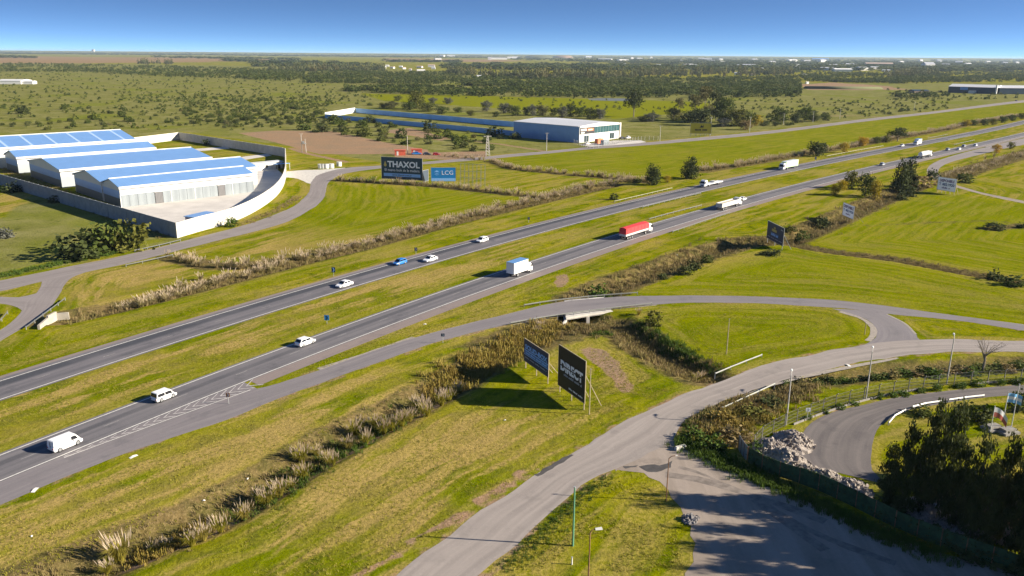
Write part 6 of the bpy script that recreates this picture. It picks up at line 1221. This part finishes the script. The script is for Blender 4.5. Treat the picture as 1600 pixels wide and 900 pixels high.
R_ = PL[300:]; lc = [(q[0], q[1], gz(q[0], q[1]) - .05) for q in R_]; sc = [(q[2] * 1.2, q[2] * 1.2, q[2]) for q in R_]
o = instance_stuff('pampas_row', [a for a, b in PS], lc, sc, L_PAMPB); tag(o, 'far rows of pampas grass', 'pampas grass', kind='stuff'); c = instance_stuff('pampas_row_plumes', [b for a, b in PS], lc, sc, L_PLUME2); c.parent = o; c['kind'] = 'stuff'
# ---------------------------------------------------------------- weeds, reeds and grass tufts
def tuft(nb, w_, spread, rng=RNG):
    V = []; Fq = []
    for i in range(nb):
        a = rng.uniform(0, 6.283); d = np.array([math.cos(a), math.sin(a), 0]); b = rng.normal(0, .25, 3) * np.array([1, 1, 0]); t = np.array([-d[1], d[0], 0]) * w_; e = b + d * spread * rng.uniform(.2, 1) + np.array([0, 0, rng.uniform(.5, 1)]); n0 = len(V); V += [b - t, b + t, e + t * .5, e - t * .5]; Fq.append((n0, n0+1, n0+2, n0+3))
    return np.array(V), np.array(Fq)
WT = [tuft(14, .045, .35) for _ in range(4)]
def strew(name, label, strips, m, tm, cat):
    Lc = []; Sc = []
    for px, n_, wd, s0, s1 in strips:
        L = catmull(GL(px), 2.0); q, _ = resample(L, n_)
        for a in q: x, y = a[0] + random.gauss(0, wd), a[1] + random.gauss(0, wd); s = random.uniform(s0, s1); Lc.append((x, y, 0)); Sc.append((s * 1.3, s * 1.3, s))
    Lc = np.array(Lc); Lc[:, 2] = ground_h(Lc[:, 0], Lc[:, 1]) - .03; d = np.full(len(Lc), 99.0)
    for ln in (RAMP_U, RAMP_L, SERV_L, SERV_U, FRONT_L): d = np.minimum(d, seg_dist(Lc[:, 0], Lc[:, 1], np.array(GL(ln))))
    rin = inpoly(Lc[:, 0], Lc[:, 1], GL(RAMP_U[4:]) + GL(RAMP_L[3:])[::-1]) | inpoly(Lc[:, 0], Lc[:, 1], GL(SERV_U) + GL(SERV_L)[::-1]); k = (d > .5) & ~rin
    o = instance_stuff(name, tm, Lc[k], np.array(Sc)[k], m); tag(o, label, cat, kind='stuff')
D1 = [(40,915),(150,870),(245,836),(330,803),(440,740),(520,690),(620,642),(700,602),(760,564),(820,530),(880,505)]
strew('dry_weeds', 'brown dry weeds along the ditches', [(D1, 1300, 1.8, .25, .7), ([(905,470),(960,445),(1080,402),(1160,378),(1230,374),(1300,345),(1360,318),(1430,290)], 2600, 2.4, .5, 1.3), ([(930,502),(965,505),(1000,533),(1050,563),(1095,583)], 1500, 1.9, .5, 1.2), ([(100,498),(180,480),(330,443),(450,412),(560,386),(700,348),(850,312),(960,288)], 1500, 1.6, .4, 1.0), ([(1240,382),(1300,393),(1400,405),(1500,424),(1600,442)], 900, 1.0, .4, .9), ([(530,282),(680,291),(850,309)], 300, 1.2, .4, .9), ([(1480,278),(1530,262),(1600,241)], 700, 3.0, .5, 1.1), ([(1090,672),(1150,642),(1190,622),(1260,605)], 900, 2.2, .4, 1.1), ([(840,520),(890,508),(930,515)], 700, 2.0, .5, 1.1), ([(0,262),(100,303),(190,342),(262,370)], 500, 2.0, .4, .9), ([(380,350),(430,330),(465,308)], 260, 1.2, .4, .8)], L_WEED, WT, 'weeds')
strew('reeds', 'rusty reeds in the near ditch beside the bridge', [([(690,606),(740,575),(790,545),(840,522),(880,505)], 1150, 2.0, .7, 1.5), ([(220,862),(280,835),(330,810)], 260, 1.0, .5, 1.0), ([(1110,690),(1150,660),(1180,640)], 300, 1.8, .6, 1.2)], L_REED, WT, 'reeds')
strew('lush_weeds', 'lush green weeds on the ditch banks', [([(925,523),(955,520),(985,524)], 260, .7, .3, .6), ([(985,505),(1030,530),(1070,555),(1105,575)], 700, 1.2, .4, .9), ([(1060,690),(1100,708),(1150,732),(1200,752)], 600, 1.0, .4, .9), ([(1066,668),(1090,652),(1130,640)], 400, 1.4, .3, .7), ([(380,800),(450,750),(540,690),(640,640)], 500, 1.6, .3, .8), ([(890,745),(840,790),(760,850),(700,900)], 500, .8, .15, .4), ([(790,885),(850,830),(900,780),(945,745)], 600, .9, .15, .4), ([(1200,752),(1300,800),(1400,845),(1480,870)], 700, .9, .3, .8), ([(0,432),(80,415),(180,395)], 300, 1.2, .4, .9)], L_LUSH, WT, 'weeds')
# mown grass and straw left lying in tufts over the near fields
GT = [tuft(5, .10, .9) for _ in range(5)]; Lc = []
for poly, n_ in (([(0,900),(0,800),(180,730),(440,640),(700,560),(860,505),(800,545),(600,660),(400,780),(150,900)], 5000), ([(300,900),(450,780),(640,660),(760,610),(880,600),(1000,600),(1060,600),(880,705),(730,805),(610,900)], 6000), ([(0,690),(0,630),(400,505),(800,385),(800,410),(400,550),(150,645)], 6000), ([(780,890),(900,780),(950,745),(1010,750),(1060,830),(1070,895)], 3500), ([(400,620),(550,562),(800,490),(1000,400),(1100,350),(900,405),(700,480),(500,560)], 4000), ([(1040,480),(1300,482),(1350,510),(1340,535),(1200,560),(1110,575),(1050,540)], 4000), ([(920,545),(1000,560),(1080,590),(1000,640),(930,650)], 2200), ([(0,580),(0,545),(300,470),(600,390),(600,405),(300,498)], 2500), ([(1100,455),(1240,395),(1600,450),(1600,500),(1400,475)], 2500)):
    Lc += [G(x, y)[:2] for x, y in px_sample(poly, n_)]
Lc = np.array(Lc); zz = ground_h(Lc[:, 0], Lc[:, 1]); sz_ = RNG.uniform(.07, .23, len(Lc)); nz_ = np.sin(Lc[:, 0] * .35 + np.sin(Lc[:, 1] * .21) * 2) * np.sin(Lc[:, 1] * .3); rd = np.zeros(len(Lc), bool)
for A_, B_ in ((RAMP_U, RAMP_L), (SERV_U, SERV_L), (CONN_L, CONN_R), (FRONT_U, FRONT_L)): rd |= inpoly(Lc[:, 0], Lc[:, 1], GL(A_) + GL(B_)[::-1])
tt = np.array([(p - HA) @ HN - hp((p - HA) @ HD) for p in Lc]); rd |= ((tt > -31.6) & (tt < -19.8)) | ((tt > -1.8) & (tt < 9.6))
k = ~rd & (nz_ > -.35); o = instance_stuff('grass_tufts', GT, np.c_[Lc, zz - .02][k], np.c_[sz_ * 1.5, sz_ * 1.5, sz_][k], L_TUFT); tag(o, 'short mown grass and straw tufts on the verges', 'grass', kind='stuff')
# ================================================================= air
mb = MB().box(-16000, 16000, -300, 17000, -4.0, 66.0); hm = bpy.data.materials.new('haze_air'); hm.use_nodes = True; hm.node_tree.nodes.clear()
ho = hm.node_tree.nodes.new('ShaderNodeOutputMaterial'); hv = hm.node_tree.nodes.new('ShaderNodeVolumePrincipled'); hv.inputs['Color'].default_value = (.62, .78, 1.0, 1); hv.inputs['Density'].default_value = 0.00003; hv.inputs['Anisotropy'].default_value = 0.1
hm.node_tree.links.new(hv.outputs[0], ho.inputs['Volume']); haze = mb.build('haze', hm); tag(haze, kind='stuff')
